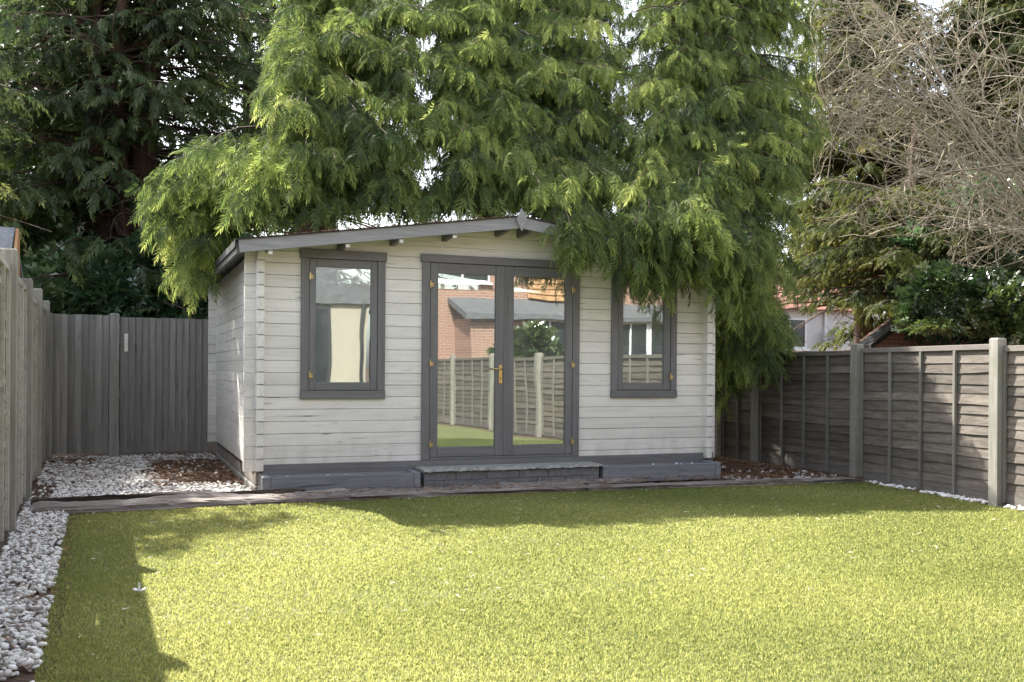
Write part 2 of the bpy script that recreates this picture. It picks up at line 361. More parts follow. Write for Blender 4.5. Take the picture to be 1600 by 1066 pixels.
def vnoise(p, s, seed=0):
    q = p * s; return (np.sin(q[:, 0] * 1.3 + seed + 1.7 * np.sin(q[:, 1] * 0.9 + seed)) + np.sin(q[:, 1] * 1.7 - seed + 1.3 * np.sin(q[:, 0] * 1.1 - seed))) / 2
p = scatter(13500, -1.0, -0.2, 2.3, 9.2)
k = (p[:, 0] > lf(p[:, 1]) + 0.01) & ((p[:, 1] > 8.45) & (p[:, 0] < -0.62) | (p[:, 0] < lawn_left(p[:, 1]) - 0.005) & (p[:, 1] < 8.5))
k &= ~((vnoise(p, 5.0, 2) > 0.72) & (p[:, 0] > -0.42)); p = p[k]; n = len(p); sz = rng.uniform(0.008, 0.0215, n) ** 1.0
pebbles('white_gravel', np.c_[p, rng.uniform(-0.004, 0.03, n)], sz, 'white pebbles in the narrow strip between fence and lawn', False)
p = scatter(11000, -1.0, 1.15, 9.12, 13.7)
dens = np.clip(0.95 - 0.55 * (p[:, 1] - 11.2) / 2.0, 0.12, 1); dens *= np.where((p[:, 0] > 0.35) & (p[:, 1] > 10.1 + 0.9 * (0.95 - p[:, 0])), 0.08, 1.0); dens *= np.where(vnoise(p, 3.2, 5) > 0.35, 0.3, 1)
dens = np.where(p[:, 1] > 12.9, 0.75 * (vnoise(p, 2.5, 1) > -0.5), dens); dens = np.where((p[:, 0] < -0.55) & (p[:, 1] < 10.6), 0.1, dens)
k = (rng.uniform(size=len(p)) < dens) & (p[:, 0] > lf(p[:, 1]) + 0.02); p = p[k]; n = len(p)
pebbles('white_gravel', np.c_[p, rng.uniform(0.0, 0.03, n)], rng.uniform(0.012, 0.026, n), 'white pebbles spread in front of the wooden gate', False)
p = scatter(420, 6.05, 7.4, 8.62, 10.2); k = (vnoise(p, 4.0, 3) > 0.0) & (p[:, 0] < rf(p[:, 1]) - 0.05) & (rng.uniform(size=420) < np.clip(1.3 - 1.0 * (p[:, 1] - 8.6), 0.06, 0.7)); p = p[k]
y = rng.uniform(4.5, 8.35, 420); q = np.c_[rf(y) - rng.uniform(0.02, 0.13, 420), y]; q = q[vnoise(q, 6.0, 4) > -0.35]; p = np.concatenate([p, q]); n = len(p)
pebbles('white_gravel', np.c_[p, np.full(n, 0.008)], rng.uniform(0.015, 0.03, n), 'sparse white pebbles scattered along the foot of the dark lap fence', False)
def litter(name, P, label, lmin=0.03, lmax=0.09, cols=None, wmul=1.0):
    n = len(P); a = rng.uniform(0, 2 * math.pi, n); L = rng.uniform(lmin, lmax, n); wd = rng.uniform(0.0025, 0.005, n) * wmul
    d = np.c_[np.cos(a), np.sin(a), rng.normal(0, 0.18, n)] * L[:, None] / 2; s = np.c_[-np.sin(a), np.cos(a), np.zeros(n)] * wd[:, None]
    V = np.stack([P - d, P - s * 0.8, P + d, P + s + np.array([0, 0, 0.004])], 1).reshape(-1, 3)
    t = NT(name); at = t.new('Attribute', attribute_name='tint')
    t.col(t.ramp(at.outputs['Fac'], cols or [(0.0, (0.05, 0.028, 0.018)), (0.5, (0.16, 0.08, 0.042)), (1.0, (0.33, 0.19, 0.10))])); t.rough(0.9)
    tag(build_np(name, V, np.arange(4 * n).reshape(-1, 4), t.m, None, False, np.repeat(rng.uniform(size=n), 4)), label, 'litter', None, 'stuff')
p = scatter(15000, -1.0, 1.15, 9.1, 13.7); k = (p[:, 0] > lf(p[:, 1]) + 0.02) & (rng.uniform(size=len(p)) < np.where((p[:, 0] > 0.3) & (p[:, 1] > 10.0), 1.0, np.where(p[:, 1] > 10.8, 0.4, 0.1)))
p = p[k]; litter('needle_litter', np.c_[p, rng.uniform(0.0, 0.045, len(p))], 'brown needle litter over the ground beside the cabin wall and gate')
p = scatter(9000, 6.1, 7.55, 8.55, 12.5); p = p[p[:, 0] < rf(p[:, 1]) - 0.02]; litter('needle_litter', np.c_[p, rng.uniform(-0.005, 0.03, len(p))], 'brown needle litter in the bed between cabin and dark fence')
p = scatter(1500, 1.2, 6.8, 8.5, 9.12); p = p[rng.uniform(size=len(p)) < 0.75]; litter('needle_litter', np.c_[p, np.where(p[:, 1] < 8.98, 0.066, 0.01) + rng.uniform(0, 0.01, len(p))], 'brown needle litter caught along the sleepers under the planters')
p = scatter(700, -.95, -.28, 3.2, 8.5); p = p[(p[:, 0] > lf(p[:, 1]) + .02) & (p[:, 0] < lawn_left(p[:, 1]) + .05)]; litter('needle_litter', np.c_[p, rng.uniform(.022, .05, len(p))], 'dry brown bits scattered over the narrow pebble strip')
p = scatter(650, -0.2, 7.0, 4.2, 8.5); litter('lawn_litter', np.c_[p, np.full(len(p), 0.026)], 'pale straw bits fallen on the lawn', 0.012, 0.05, [(0, (0.3, 0.24, 0.14)), (1, (0.65, 0.6, 0.48))], 0.9)
# ------------------------------------------------------------------ garden cabin
XL0, XL1, XR0, XR1 = 1.17, 1.24, 5.99, 6.06        # side walls
YF, YB = 9.42, 13.40                                # front face, back face
CZ0, PITCH = 0.20, 0.1145
RX, RZ, EX0, EX1, EZ = 3.67, 2.675, 0.97, 6.37, 2.30
def roof_z(x): return RZ - (RZ - EZ) * abs(x - RX) / (RX - EX0)
cab = empty('garden_cabin', ((XL0 + XR1) / 2, (YF + YB) / 2, 0.0), 'white painted log cabin with grey glazed double doors and low pitched roof', 'cabin')
openings = [(1.60, 2.39, 0.89, 2.27), (2.79, 4.46, 0.20, 2.27), (4.88, 5.63, 0.89, 2.27)]
g = MB()
for a, b, z0, z1 in ((XL1, 1.62, .2, 2.28), (2.37, 2.81, .2, 2.28), (4.44, 4.90, .2, 2.28), (5.61, XR0, .2, 2.28), (1.62, 2.37, .2, .91), (4.90, 5.61, .2, .91)):
    g.box(a, b, YF + 0.052, YF + 0.058, z0, z1)
g.prism([(XL1, YF + .053, 2.28), (XR0, YF + .053, 2.28), (RX, YF + .053, 2.56)], (0, .004, 0))
fw = build('front_wall', g, m_dark, cab)
def board(x0, x1, z0, z1, parent, m, y=YF, thick=0.045):
    j = rng.normal(0, 0.0012); g = MB()
    sl = 0.0
    g.obox(((x0 + x1) / 2, y + thick / 2 + j, (z0 + z1) / 2), np.eye(3), ((x1 - x0) / 2, thick / 2, (z1 - z0) / 2 - 0.0011 - abs(rng.normal(0, 0.0006))), 0.0042)
    return build('board', g, m, parent)
ncourse = 22
for i in range(ncourse):
    z0 = CZ0 + i * PITCH; z1 = z0 + PITCH; zm = (z0 + z1) / 2
    x0, x1 = 1.07, 6.16
    def under(x): return roof_z(x) - 0.034
    if z0 >= under(RX) - .01: continue
    if z1 > under(1.07):                                  # gable courses are cut to the roof slope
        if z0 > under(1.07):
            half = (RZ - .034 - z0) / (RZ - EZ) * (RX - EX0); x0, x1 = RX - half, RX + half
        za, zb = z0 + .0013, z1 - .0013; xs_ = np.linspace(x0, x1, 3); top = []
        if z1 < under(RX):
            ht = (RZ - .034 - z1) / (RZ - EZ) * (RX - EX0); xs_ = [x1, RX + ht, RX - ht, x0]; top = [(x1, max(under(x1), za + .0005)), (RX + ht, zb), (RX - ht, zb), (x0, max(under(x0), za + .0005))]
        else: top = [(x1, max(under(x1), za + .0005)), (RX, under(RX)), (x0, max(under(x0), za + .0005))]
        build('board', MB().prism([(x0, YF + .001 * (i % 2), za), (x1, YF + .001 * (i % 2), za)] + [(x, YF + .001 * (i % 2), z) for x, z in top], (0, .045, 0)), m_wx, fw); continue
    cuts = sorted((a, b) for a, b, c, d in openings if zm > c and zm < d)
    xs = [x0] + [q for ab in cuts for q in ab] + [x1]
    for a, b in zip(xs[::2], xs[1::2]):
        board(a, b, z0, z1, fw, m_wx)
def side_wall(name, xa, xb):
    g = MB(); g.box(xa + 0.02, xb - 0.02, YF + 0.06, YB - 0.06, 0.2, 2.26); pw = build(name, g, m_dark, cab)
    for i in range(18):
        z0 = CZ0 + i * PITCH + 0.006; g = MB()
        g.box(xa + rng.normal(0, .001), xb, 9.318 + abs(rng.normal(0, .002)), YB + 0.11, z0 + .0012, z0 + PITCH - .0012, 0.0045)
        build('board', g, m_wy, pw)
        g = MB()                                        # open notches on the log ends
        for q in range(3):
            xx = xa + 0.012 + 0.02 * q; g.prism([(xx, 9.3165, z0 - .004), (xx + .010, 9.3165, z0 + .007), (xx + .014, 9.3165, z0 + .005), (xx + .006, 9.3165, z0 - .006)], (0, .004, 0))
        build('notch', g, m_sleeper_d, pw)
    return pw
side_wall('left_wall', XL0, XL1); side_wall('right_wall', XR0, XR1)
g = MB(); g.box(XL1, XR0, YB - 0.03, YB - 0.02, 0.2, 2.3); bw = build('back_wall', g, m_dark, cab)
for i in range(18):
    z0 = CZ0 + i * PITCH; board(1.07, 6.16, z0, z0 + PITCH, bw, m_wx, YB - 0.02, 0.045)
# base: plinth, bearers
build('plinth', MB().box(1.243, 6.12, 9.385, 9.419, 0.13, 0.262, 0.004), m_gx, cab)
for xa, xb in ((1.19, 1.26), (5.97, 6.04)): build('bearer', MB().box(xa, xb, 9.5, 13.35, 0.06, 0.19, 0.008), m_sleeper, cab)
for q in range(11): build('bearer_packing', MB().box(1.175, 1.24, 9.62 + q * .35, 9.78 + q * .35 + rng.uniform(-.04, .04), 0.183, 0.2035), m_sleeper_d, cab)
build('concrete_base', MB().box(1.175, 6.05, 9.46, 13.45, -0.02, 0.055, 0.01), m_conc, cab)
build('floor', MB().box(1.25, 5.98, 9.48, 13.3, 0.22, 0.27), m_floor, cab)
# roof
th = math.atan2(RZ - EZ, RX - EX0); ca, sa = math.cos(th), math.sin(th)
def slope(side, y0, y1, lo, hi, x_in=0.0, x_out=0.0):     # slab between offsets lo..hi (along slope normal) below the roof line
    s = -1 if side == 'l' else 1; Ls = (RX - EX0) / ca
    a = np.array([s * ca, 0, -sa]); n = np.array([s * sa, 0, ca]); o = np.array([RX, 0, RZ])
    P = [o + a * x_in + n * lo, o + a * (Ls + x_out) + n * lo, o + a * (Ls + x_out) + n * hi, o + a * x_in + n * hi]
    return [p + np.array([0, y0, 0]) for p in P], (0, y1 - y0, 0)
for s in 'lr':
    rp = build('roof_deck', MB().prism(*slope(s, 9.085, 13.75, -0.028, -0.008)), m_gy, cab)
    fe = build('roof_felt', MB().prism(*slope(s, 9.035, 13.78, -0.006, 0.004, 0.0, 0.02)), m_felt, rp)
    bb = build('barge_board', MB().prism(*slope(s, 9.055, 9.083, -0.118, -0.008, 0.0, 0.0)), m_barge, cab)
    a0, a1 = (EX0 - 0.012, EX0 + 0.012) if s == 'l' else (EX1 - 0.012, EX1 + 0.012)
    build('eave_fascia', MB().box(a0, a1, 9.09, 13.74, EZ - 0.125, EZ - 0.032, 0.003), m_gy, cab)
    build('felt_fold', MB().box(a0 - 0.016, a1 - 0.026, 9.045, 13.77, EZ - 0.075, EZ - 0.004, 0.004), m_felt, cab)
    for kx in (0.12, 0.68, 1.21, 1.72, 2.42):
        x = RX + (-1 if s == 'l' else 1) * kx; zt = roof_z(x) - 0.03
        if kx == 2.42:
            pu = build('purlin', MB().box(x - .03, x + .03, 9.095, 9.50, zt - .075, zt, 0.004), m_sleeper, cab)
        else:
            pu = build('purlin', MB().prism([(x - .022, 9.095, zt - .105), (x - .022, 9.46, zt - .125), (x - .022, 9.46, zt), (x - .022, 9.095, zt)], (.044, 0, 0)), m_gy, cab)
        if s == 'l' and kx > .2: build('clip', MB().box(x - .012, x + .026, 9.087, 9.11, zt - .126, zt - .092, 0.003), m_pvc, pu)
dz = 2.635
build('diamond_finial', MB().prism([(RX, 9.028, dz - .112), (RX + .058, 9.028, dz), (RX, 9.028, dz + .112), (RX - .058, 9.028, dz)], (0, .022, 0)), m_barge, cab)
# windows and doors
def trim(name, x0, x1, z0, z1, wz, parent, head=0.085, foot=0.08, ear=0.012, y0=9.392):
    e = 0.0
    o = build(name, MB().box(x0 - ear, x1 + ear, y0 - .010, 9.418, z1 - head, z1, 0.003), m_gx, parent)
    for a, b in ((x0, x0 + wz), (x1 - wz, x1)): build('jamb', MB().box(a, b, y0, 9.4195, z0 + foot, z1 - head - .0005, 0.003), m_gz, o)
    if foot: build('sill', MB().box(x0 - .003, x1 + .003, y0 - .006, 9.4185, z0, z0 + foot - .0005, 0.003), m_gx, o)
    build('reveal', MB().box(x0 + wz - .02, x0 + wz - .001, 9.419, 9.47, z0 + foot, z1 - head).box(x1 - wz + .001, x1 - wz + .02, 9.419, 9.47, z0 + foot, z1 - head), m_gz, o)
    return o
def leaf(name, x0, x1, z0, z1, ls, rs, bt, tp, parent, y0=9.40, y1=9.445):
    o = build(name, MB().box(x0, x0 + ls, y0, y1, z0, z1, 0.003), m_gz, parent)
    build('stile', MB().box(x1 - rs, x1, y0, y1, z0, z1, 0.003), m_gz, o)
    build('rail', MB().box(x0 + ls + .001, x1 - rs - .001, y0 + .001, y1, z0, z0 + bt, 0.003), m_gx, o); build('rail', MB().box(x0 + ls + .001, x1 - rs - .001, y0 + .001, y1, z1 - tp, z1, 0.003), m_gx, o)
    build('pane', MB().box(x0 + ls - .004, x1 - rs + .004, y0 + .020, y0 + .024, z0 + bt - .004, z1 - tp + .004), m_glass, o)
    return o
def hinge(x, z, parent):
    g = MB(); g.tube([(x, 9.376, z - .026), (x, 9.376, z + .026)], .0075, 8)
    for k in (-.017, 0.003): g.box(x, x + .03, 9.374, 9.381, z + k - .006, z + k + .006)
    for k in (-.013, .013): g.tube([(x, 9.376, z + k * 2.4), (x, 9.376, z + k * 2.4 + .004 * np.sign(k))], .0095, 8)
    build('hinge', g, m_brass, parent)
wf = trim('window_frame', 1.585, 2.395, 0.87, 2.285, .075, cab)
cs = leaf('casement', 1.663, 2.317, .954, 2.196, .062, .062, .075, .075, wf)
hinge(1.664, 2.03, cs); hinge(1.664, 1.10, cs)
wf2 = trim('window_frame', 4.855, 5.652, 0.87, 2.285, .075, cab)
cs2 = leaf('casement', 4.934, 5.573, .954, 2.196, .062, .078, .075, .075, wf2)
hinge(5.565, 2.03, cs2); hinge(5.565, 1.10, cs2)
df = trim('door_frame', 2.768, 4.478, 0.264, 2.295, .078, cab, .078, 0.0, .016)
build('threshold', MB().box(2.847, 4.399, 9.386, 9.44, .264, .286, .003), m_gx, df)
d1 = leaf('door_leaf', 2.850, 3.634, .289, 2.212, .082, .094, .10, .098, cab, 9.398)
d2 = leaf('door_leaf', 3.640, 4.396, .289, 2.212, .098, .078, .105, .098, cab, 9.398)
for z in (2.0, 1.22, .42): hinge(2.846, z, d1); hinge(4.386, z, d2)
g = MB(); g.box(3.575, 3.612, 9.389, 9.399, 1.02, 1.21, .003)
hp = build('handle_plate', g, m_brass, d1)
build('handle', MB().tube([(3.593, 9.392, 1.165), (3.593, 9.352, 1.165), (3.57, 9.346, 1.165), (3.50, 9.350, 1.168)], .0085, 8), m_brass, hp, True)
build('keyhole', MB().box(3.589, 3.597, 9.3875, 9.3895, 1.06, 1.085), m_felt, hp)
build('astragal', MB().box(3.628, 3.648, 9.390, 9.3985, .292, 2.21, .003), m_gz, d2)
# leaf litter lying on the barge board
lx = rng.uniform(1.2, 3.6, 170); lp = np.c_[lx, rng.uniform(9.03, 9.06, 170), [roof_z(x) + .008 for x in lx]]
litter('needle_litter', lp, 'reddish dry needles lying along the front edge of the cabin roof', .03, .1, [(0, (.2, .08, .04)), (1, (.45, .22, .13))])
# ------------------------------------------------------------------ planters, step, sleepers
def planter(x0, x1, label):
    p = empty('planter_box', ((x0 + x1) / 2, 9.24, 0), label, 'planter', 'planter boxes under the cabin front')
    build('front_board', MB().box(x0 + .075, x1 - .065, 9.10, 9.13, 0.003, .176, .005), m_plant, p)
    for a, b in ((x0, x0 + .0745), (x1 - .0645, x1)): build('end_board', MB().box(a, b, 9.098, 9.375, .002, .180, .006), m_plant, p)
    build('back_board', MB().box(x0 + .076, x1 - .066, 9.345, 9.374, .003, .165, .004), m_plant, p)
    g = MB(); nx, ny = 30, 7; V = []
    for j in range(ny):
        for i in range(nx): V.append((x0 + .07 + (x1 - x0 - .13) * i / (nx - 1), 9.13 + .22 * j / (ny - 1), .148 + rng.normal(0, .006)))
    g.add(V, [(j * nx + i, j * nx + i + 1, (j + 1) * nx + i + 1, (j + 1) * nx + i) for j in range(ny - 1) for i in range(nx - 1)])
    build('soil', g, m_soil, p, True, False)
    for q in range(7):
        s = rng.uniform(.010, .02); v, f = ico(); c = np.array([rng.uniform(x0 + .12, x1 - .12), rng.uniform(9.15, 9.3), .16])
        build('pebble', MB().add(v * np.array([s * 1.3, s, s * .7]) + c, [tuple(t) for t in f]), m_pvc, p, True)
    return p
planter(1.20, 2.675, 'grey timber planter box of soil beside the gravel area')
planter(4.615, 6.03, 'grey timber planter box of soil beside the dark lap fence')
st = empty('door_step', (3.65, 9.2, 0), 'low grey block step with slate top below the double doors', 'step')
xs = [2.72, 3.04, 3.36, 3.70, 4.02, 4.33, 4.585]
for r_, zz in ((0, .003), (1, .088)):
    off = 0.0 if r_ else -.12; e = [2.715] + [x + off for x in xs[1:-1]] + [4.585]
    for a, b in zip(e[:-1], e[1:]): build('block', MB().box(a + .0015, b - .0015, 9.128 + rng.normal(0, .002), 9.33, zz, zz + .083, .004), m_block, st)
def slab(x0, x1):
    g = MB(); n = 22; top = []; bot = []
    fr = [9.09 + rng.normal(0, .006) for _ in range(n)]
    V = []; 
    for i in range(n):
        x = x0 + (x1 - x0) * i / (n - 1); V += [(x, fr[i], .178 + rng.normal(0, .003)), (x, fr[i] + .006 + rng.uniform(0, .006), .203 + rng.normal(0, .0015)), (x, 9.375, .205), (x, 9.375, .176)]
    g.add(V, [(i * 4 + k, i * 4 + (k + 1) % 4, i * 4 + 4 + (k + 1) % 4, i * 4 + 4 + k) for i in range(n - 1) for k in range(4)] + [(0, 1, 2, 3), tuple(range((n - 1) * 4, n * 4))])
    return g
for a, b in ((2.70, 3.26), (3.264, 3.93), (3.934, 4.60)): build('slab', slab(a, b), m_stone, st)
def sleeper(x0, x1, y0, y1, z0, z1, m, label, dx=0.0):
    n = max(8, int((x1 - x0) / .06)); k = 22; gr = rng.normal(0, .009, k); gr[rng.integers(0, k, 5)] -= .02; V = []; hy, hz = (y1 - y0) / 2, (z1 - z0) / 2; cy_, cz_ = (y0 + y1) / 2, (z0 + z1) / 2
    sd = rng.uniform(0, 9, k); am = rng.uniform(.006, .026, k)
    for i in range(n):
        x = x0 + (x1 - x0) * i / (n - 1); sk = dx * i / (n - 1)
        e = 0.75 if i in (0, n - 1) else 1
        for j in range(k):
            t = 2 * math.pi * j / k; c, s = math.cos(t), math.sin(t)
            q = 1 / max(abs(c), abs(s)) ** .8; d = am[j] * .6 * math.sin(x * 3.1 + sd[j]) + gr[j] * (1 + .6 * math.sin(x * 5 + j)) + rng.normal(0, .004)
            V.append((x, cy_ + sk + (hy * c * q + d * c) * e, cz_ + (hz * s * q + d * .7 * s) * e))
    Fs = [(i * k + j, i * k + (j + 1) % k, (i + 1) * k + (j + 1) % k, (i + 1) * k + j) for i in range(n - 1) for j in range(k)] + [tuple(range(k)), tuple(range((n - 1) * k, n * k))]
    tag(build('timber_sleeper', MB().add(V, Fs), m), label, 'sleeper', 'weathered sleepers edging the lawn')
sleeper(-.66, 1.55, 8.86, 9.06, -.03, .085, m_sleeper_d, 'dark rotten sleeper along the edge of the white gravel area')
sleeper(-.64, 1.95, 8.56, 8.80, -.03, .06, m_sleeper, 'split brown sleeper between dark sleeper and lawn corner', .10)
sleeper(1.9, 4.25, 8.62, 8.90, -.03, .062, m_sleeper, 'flat weathered grey sleeper in front of the door step', -.01)
sleeper(3.35, 5.0, 8.90, 9.02, -.03, .055, m_sleeper, 'thin splintered sleeper touching the foot of the door step')
sleeper(4.2, 7.2, 8.52, 8.72, -.03, .05, m_sleeper, 'thin grey sleeper running from the planter to the dark fence', -.17)
# ------------------------------------------------------------------ gate screen beside the cabin
GY = 13.62
def feather(parent, x0, x1, z0, z1, n, m):
    xs = np.linspace(x0, x1, n + 1)
    for a, b in zip(xs[:-1], xs[1:]):
        t = rng.normal(0, .003)
        build('board', MB().prism([(a - .012, GY + .004, z0 + t), (b, GY - .014, z0 + t), (b, GY + .006, z0 + t), (a - .012, GY + .014, z0 + t)], (0, 0, z1 - z0 + rng.normal(0, .002))), m, parent)
gp = empty('gate_leaf', (-.45, GY, 0), 'plain dark timber gate leaf between corner post and middle post', 'gate')
feather(gp, -.765, -.125, .07, 1.82, 8, m_gate); build('rail', MB().box(-.77, -.12, GY + .016, GY + .05, .35, .45).box(-.77, -.12, GY + .016, GY + .05, 1.5, 1.6), m_gate, gp)
gp = empty('gate_leaf', (.55, GY, 0), 'dark timber gate leaf of narrow boards with galvanised latch plate', 'gate')
feather(gp, .02, 1.09, .07, 1.80, 13, m_gate); build('rail', MB().box(.015, 1.09, GY + .016, GY + .05, .35, .45).box(.015, 1.09, GY + .016, GY + .05, 1.5, 1.6), m_gate, gp)
lt = build('latch_plate', MB().box(.055, .105, GY - .026, GY - .018, 1.36, 1.59, .003), m_steel, gp)
build('latch_ring', MB().tube([(.08 + .022 * math.cos(t), GY - .032, 1.47 + .06 * math.sin(t)) for t in np.linspace(0, 2 * math.pi, 17)], .005, 6), m_steel, lt, True)
def post(name, x0, x1, y0, y1, z1, m, label, cat='post', group=None, slopey=0.0, parent=None):
    g = MB(); c = .004
    g.prism([(x0, y0, -.02), (x1, y0, -.02), (x1, y1, -.02), (x0, y1, -.02)], (0, 0, z1 + .02)); 
    g = MB(); xm, ym = (x0 + x1) / 2, (y0 + y1) / 2
    V = []
    for z, e in ((-.02, 0), (z1 - .012, 0), (z1, .012)):
        for a, b in ((x0 + e, y0 + c + e), (x0 + c + e, y0 + e), (x1 - c - e, y0 + e), (x1 - e, y0 + c + e), (x1 - e, y1 - c - e), (x1 - c - e, y1 - e), (x0 + c + e, y1 - e), (x0 + e, y1 - c - e)):
            V.append((a + slopey * z, b, z))
    g.add(V, [(i * 8 + j, i * 8 + (j + 1) % 8, i * 8 + 8 + (j + 1) % 8, i * 8 + 8 + j) for i in range(2) for j in range(8)] + [tuple(range(8)), tuple(range(16, 24))])
    o = build(name, g, m, parent)
    return tag(o, label, cat, group) if parent is None else tag(o, label)
post('gate_post', -.118, .0, GY - .05, GY + .06, 1.845, m_gate, 'flat dark gate post between the two gate leaves')
post('gate_post', -.90, -.77, GY - .03, GY + .08, 1.83, m_gate, 'dark timber gate post in the corner against the pale fence')
# ------------------------------------------------------------------ lap panel fences
def lap_panel(p0, p1, nrm, z0, z1, nslat, nbat, ms, label, parent, amp=.018, mb_=None, board_h=.10):
    mb_ = mb_ or m_batten
    p0 = np.array([p0[0], p0[1], 0.]); p1 = np.array([p1[0], p1[1], 0.]); L = np.linalg.norm(p1 - p0); a = (p1 - p0) / L; n = np.array([nrm[0], nrm[1], 0.])
    n = n - a * (n @ a); n /= np.linalg.norm(n)
    root = None
    def Q(s, d, z): return p0 + a * s + n * d + np.array([0, 0, z])
    def bx(nm, s0, s1, d0, d1, za, zb, m, ch=.003):
        return build(nm, MB().obox(Q((s0 + s1) / 2, (d0 + d1) / 2, (za + zb) / 2), [a, n, cZ], ((s1 - s0) / 2, (d1 - d0) / 2, (zb - za) / 2), ch), m, root)
    g = MB(); g.obox(Q(L / 2, -.0015, (z0 + board_h) / 2), [a, n, cZ], (L / 2, .0135, (z0 + board_h) / 2), .003)
    for s in (.008, L - .008): g.obox(Q(s, -.016, (z0 + z1) / 2), [a, n, cZ], (.008, .006, (z1 - z0) / 2 - .06))
    root = build('fence_panel', g, m_rail if ms is m_slat else ms, parent)
    if label: root['label'] = label
    zb = z0 + board_h + .004; zt = z1 - .05; h = (zt - zb) / nslat
    for i in range(nslat):
        za = zb + i * h; m_ = 9; V = []; ph = rng.uniform(0, 6.28, 3); am = abs(rng.normal(amp, amp * .5)) * .6; tl = rng.normal(0, .0025)
        for k in range(m_):
            s = .012 + (L - .024) * k / (m_ - 1); wv = am * (math.sin(s * 2.6 + ph[0]) + .6 * math.sin(s * 6.1 + ph[1])); bo = abs(am * .6 * math.sin(s * 4.3 + ph[2]))
            lo = za - .016 + wv * .6 + tl * (k - 4) * .6
            V += [Q(s, .011 + bo, lo), Q(s, -.002 + bo * .4, za + h + .012), Q(s, -.012, za + h + .012), Q(s, .000 + bo, lo)]
        Fs = [(k * 4 + j, k * 4 + (j + 1) % 4, k * 4 + 4 + (j + 1) % 4, k * 4 + 4 + j) for k in range(m_ - 1) for j in range(4)] + [(0, 1, 2, 3), tuple(range((m_ - 1) * 4, m_ * 4))]
        build('slat', MB().add(V, Fs), ms, root)
    bx('top_rail', .002, L - .002, -.012, .034, z1 - .052, z1, m_rail if ms is m_slat else ms, .004)
    for k in range(nbat):
        s = .018 + (L - .036) * k / (nbat - 1); bx('batten', s - .017, s + .017, .012, .040, z0 + .01, z1 - .053, mb_, .003)
    return root
rp_y = [-5.15, -3.18, -1.2, .78, 2.73, 4.65, 6.58, 8.67, 10.62, 11.47, 13.4]
rfen = empty('lap_fence', (7.3, 4.0, 0), 'weathered brown lap fence with pale posts beyond the lawn and needle bed', 'fence')
for i in range(len(rp_y) - 1):
    ya, yb = rp_y[i] + .06, rp_y[i + 1] - .055
    lap_panel((rf(ya) + .04, ya), (rf(yb) + .04, yb), (-1, 0), .01, 1.40 + (.02 if i == 6 else 0), 13, 3 if i == 8 else 5, m_slat, None, rfen)
for i, y in enumerate(rp_y):
    post('fence_post', rf(y) - .055, rf(y) + .05, y - .05, y + .05, 1.47, m_post, None, parent=rfen)
lp_y = [-4.0, -2.05, -.1, 1.85, 3.8, 5.74, 7.66, 9.54, 11.42, 13.42]
lfen = empty('lap_fence', (-.75, 5.0, 0), 'pale greenish lap fence along the white gravel strip, ending at the gate', 'fence')
for i in range(len(lp_y) - 1):
    ya, yb = lp_y[i] + .05, lp_y[i + 1] - .05; ht = 1.86 if i != 7 else 1.84
    lap_panel((lf(ya) - .05, ya), (lf(yb) - .05, yb), (1, 0), .02, ht, 15, 5, m_lslat, None, lfen, board_h=.17, mb_=m_lslat)
for i, y in enumerate(lp_y):
    post('fence_post', lf(y) - .09, lf(y) + .03, y - .05, y + .05, 1.97 if i != 7 else 1.92, m_post, None, parent=lfen)
# small white plastic ground spike left on the grass
c = np.array([.10, 5.35, .02]); g = MB()
for k in range(3):
    t = k * 2.1 + .3; d = np.array([math.cos(t), math.sin(t), 0]); s = np.array([-d[1], d[0], 0])
    g.prism([c + s * .006, c + d * .032 + s * .012 + cZ * .012, c + d * .032 - s * .012 + cZ * .012, c - s * .006], (0, 0, .004))
g.tube([c, c + cZ * .045], [.008, .005], 6)
tag(build('plastic_peg', g, m_pvc), 'tiny white plastic peg lying on the shaded lawn edge', 'peg')
# ------------------------------------------------------------------ buildings around
def tile_mat(name, a, b): return plain(name, a, 0.85, 0, 0.35, 6)
m_render = plain('white_render', (0.62, 0.62, 0.62), 0.8, 0, 0.06, 3)
m_cream = plain('cream_render', (0.42, 0.38, 0.31), 0.8, 0, 0.06, 3)
m_rtile = plain('red_tile', (0.33, 0.16, 0.11), 0.85, 0, 0.4, 5)
m_otile = plain('orange_tile', (0.42, 0.24, 0.12), 0.85, 0, 0.4, 9)
m_slate = plain('slate', (0.13, 0.135, 0.15), 0.8, 0, 0.3, 7)
m_blue_felt = plain('shed_felt', (0.20, 0.215, 0.235), 0.9, 0, 0.3, 25)
m_pine = wood('pine_board', [(0.3, 0.14, 0.06), (0.42, 0.22, 0.10), (0.5, 0.3, 0.16)], 2)
m_wglass = plain('dark_glass', (0.03, 0.035, 0.04), 0.05)
def brick_mat():
    t = NT('brick_wall'); br = t.new('TexBrick'); t.L(t.co((1, 1, 1), False), br.inputs[0]); mp = br.inputs[0].links[0].from_node; mp.inputs['Rotation'].default_value = (math.pi / 2, 0, 0)
    br.inputs['Color1'].default_value = (.30, .145, .10, 1); br.inputs['Color2'].default_value = (.36, .19, .135, 1); br.inputs['Mortar'].default_value = (.42, .38, .33, 1)
    br.inputs['Scale'].default_value = 1.0; br.inputs['Brick Width'].default_value = .225; br.inputs['Row Height'].default_value = .075; br.inputs['Mortar Size'].default_value = .008
    t.col(br.outputs[0]); t.rough(.9); return t.m
m_brick = brick_mat()
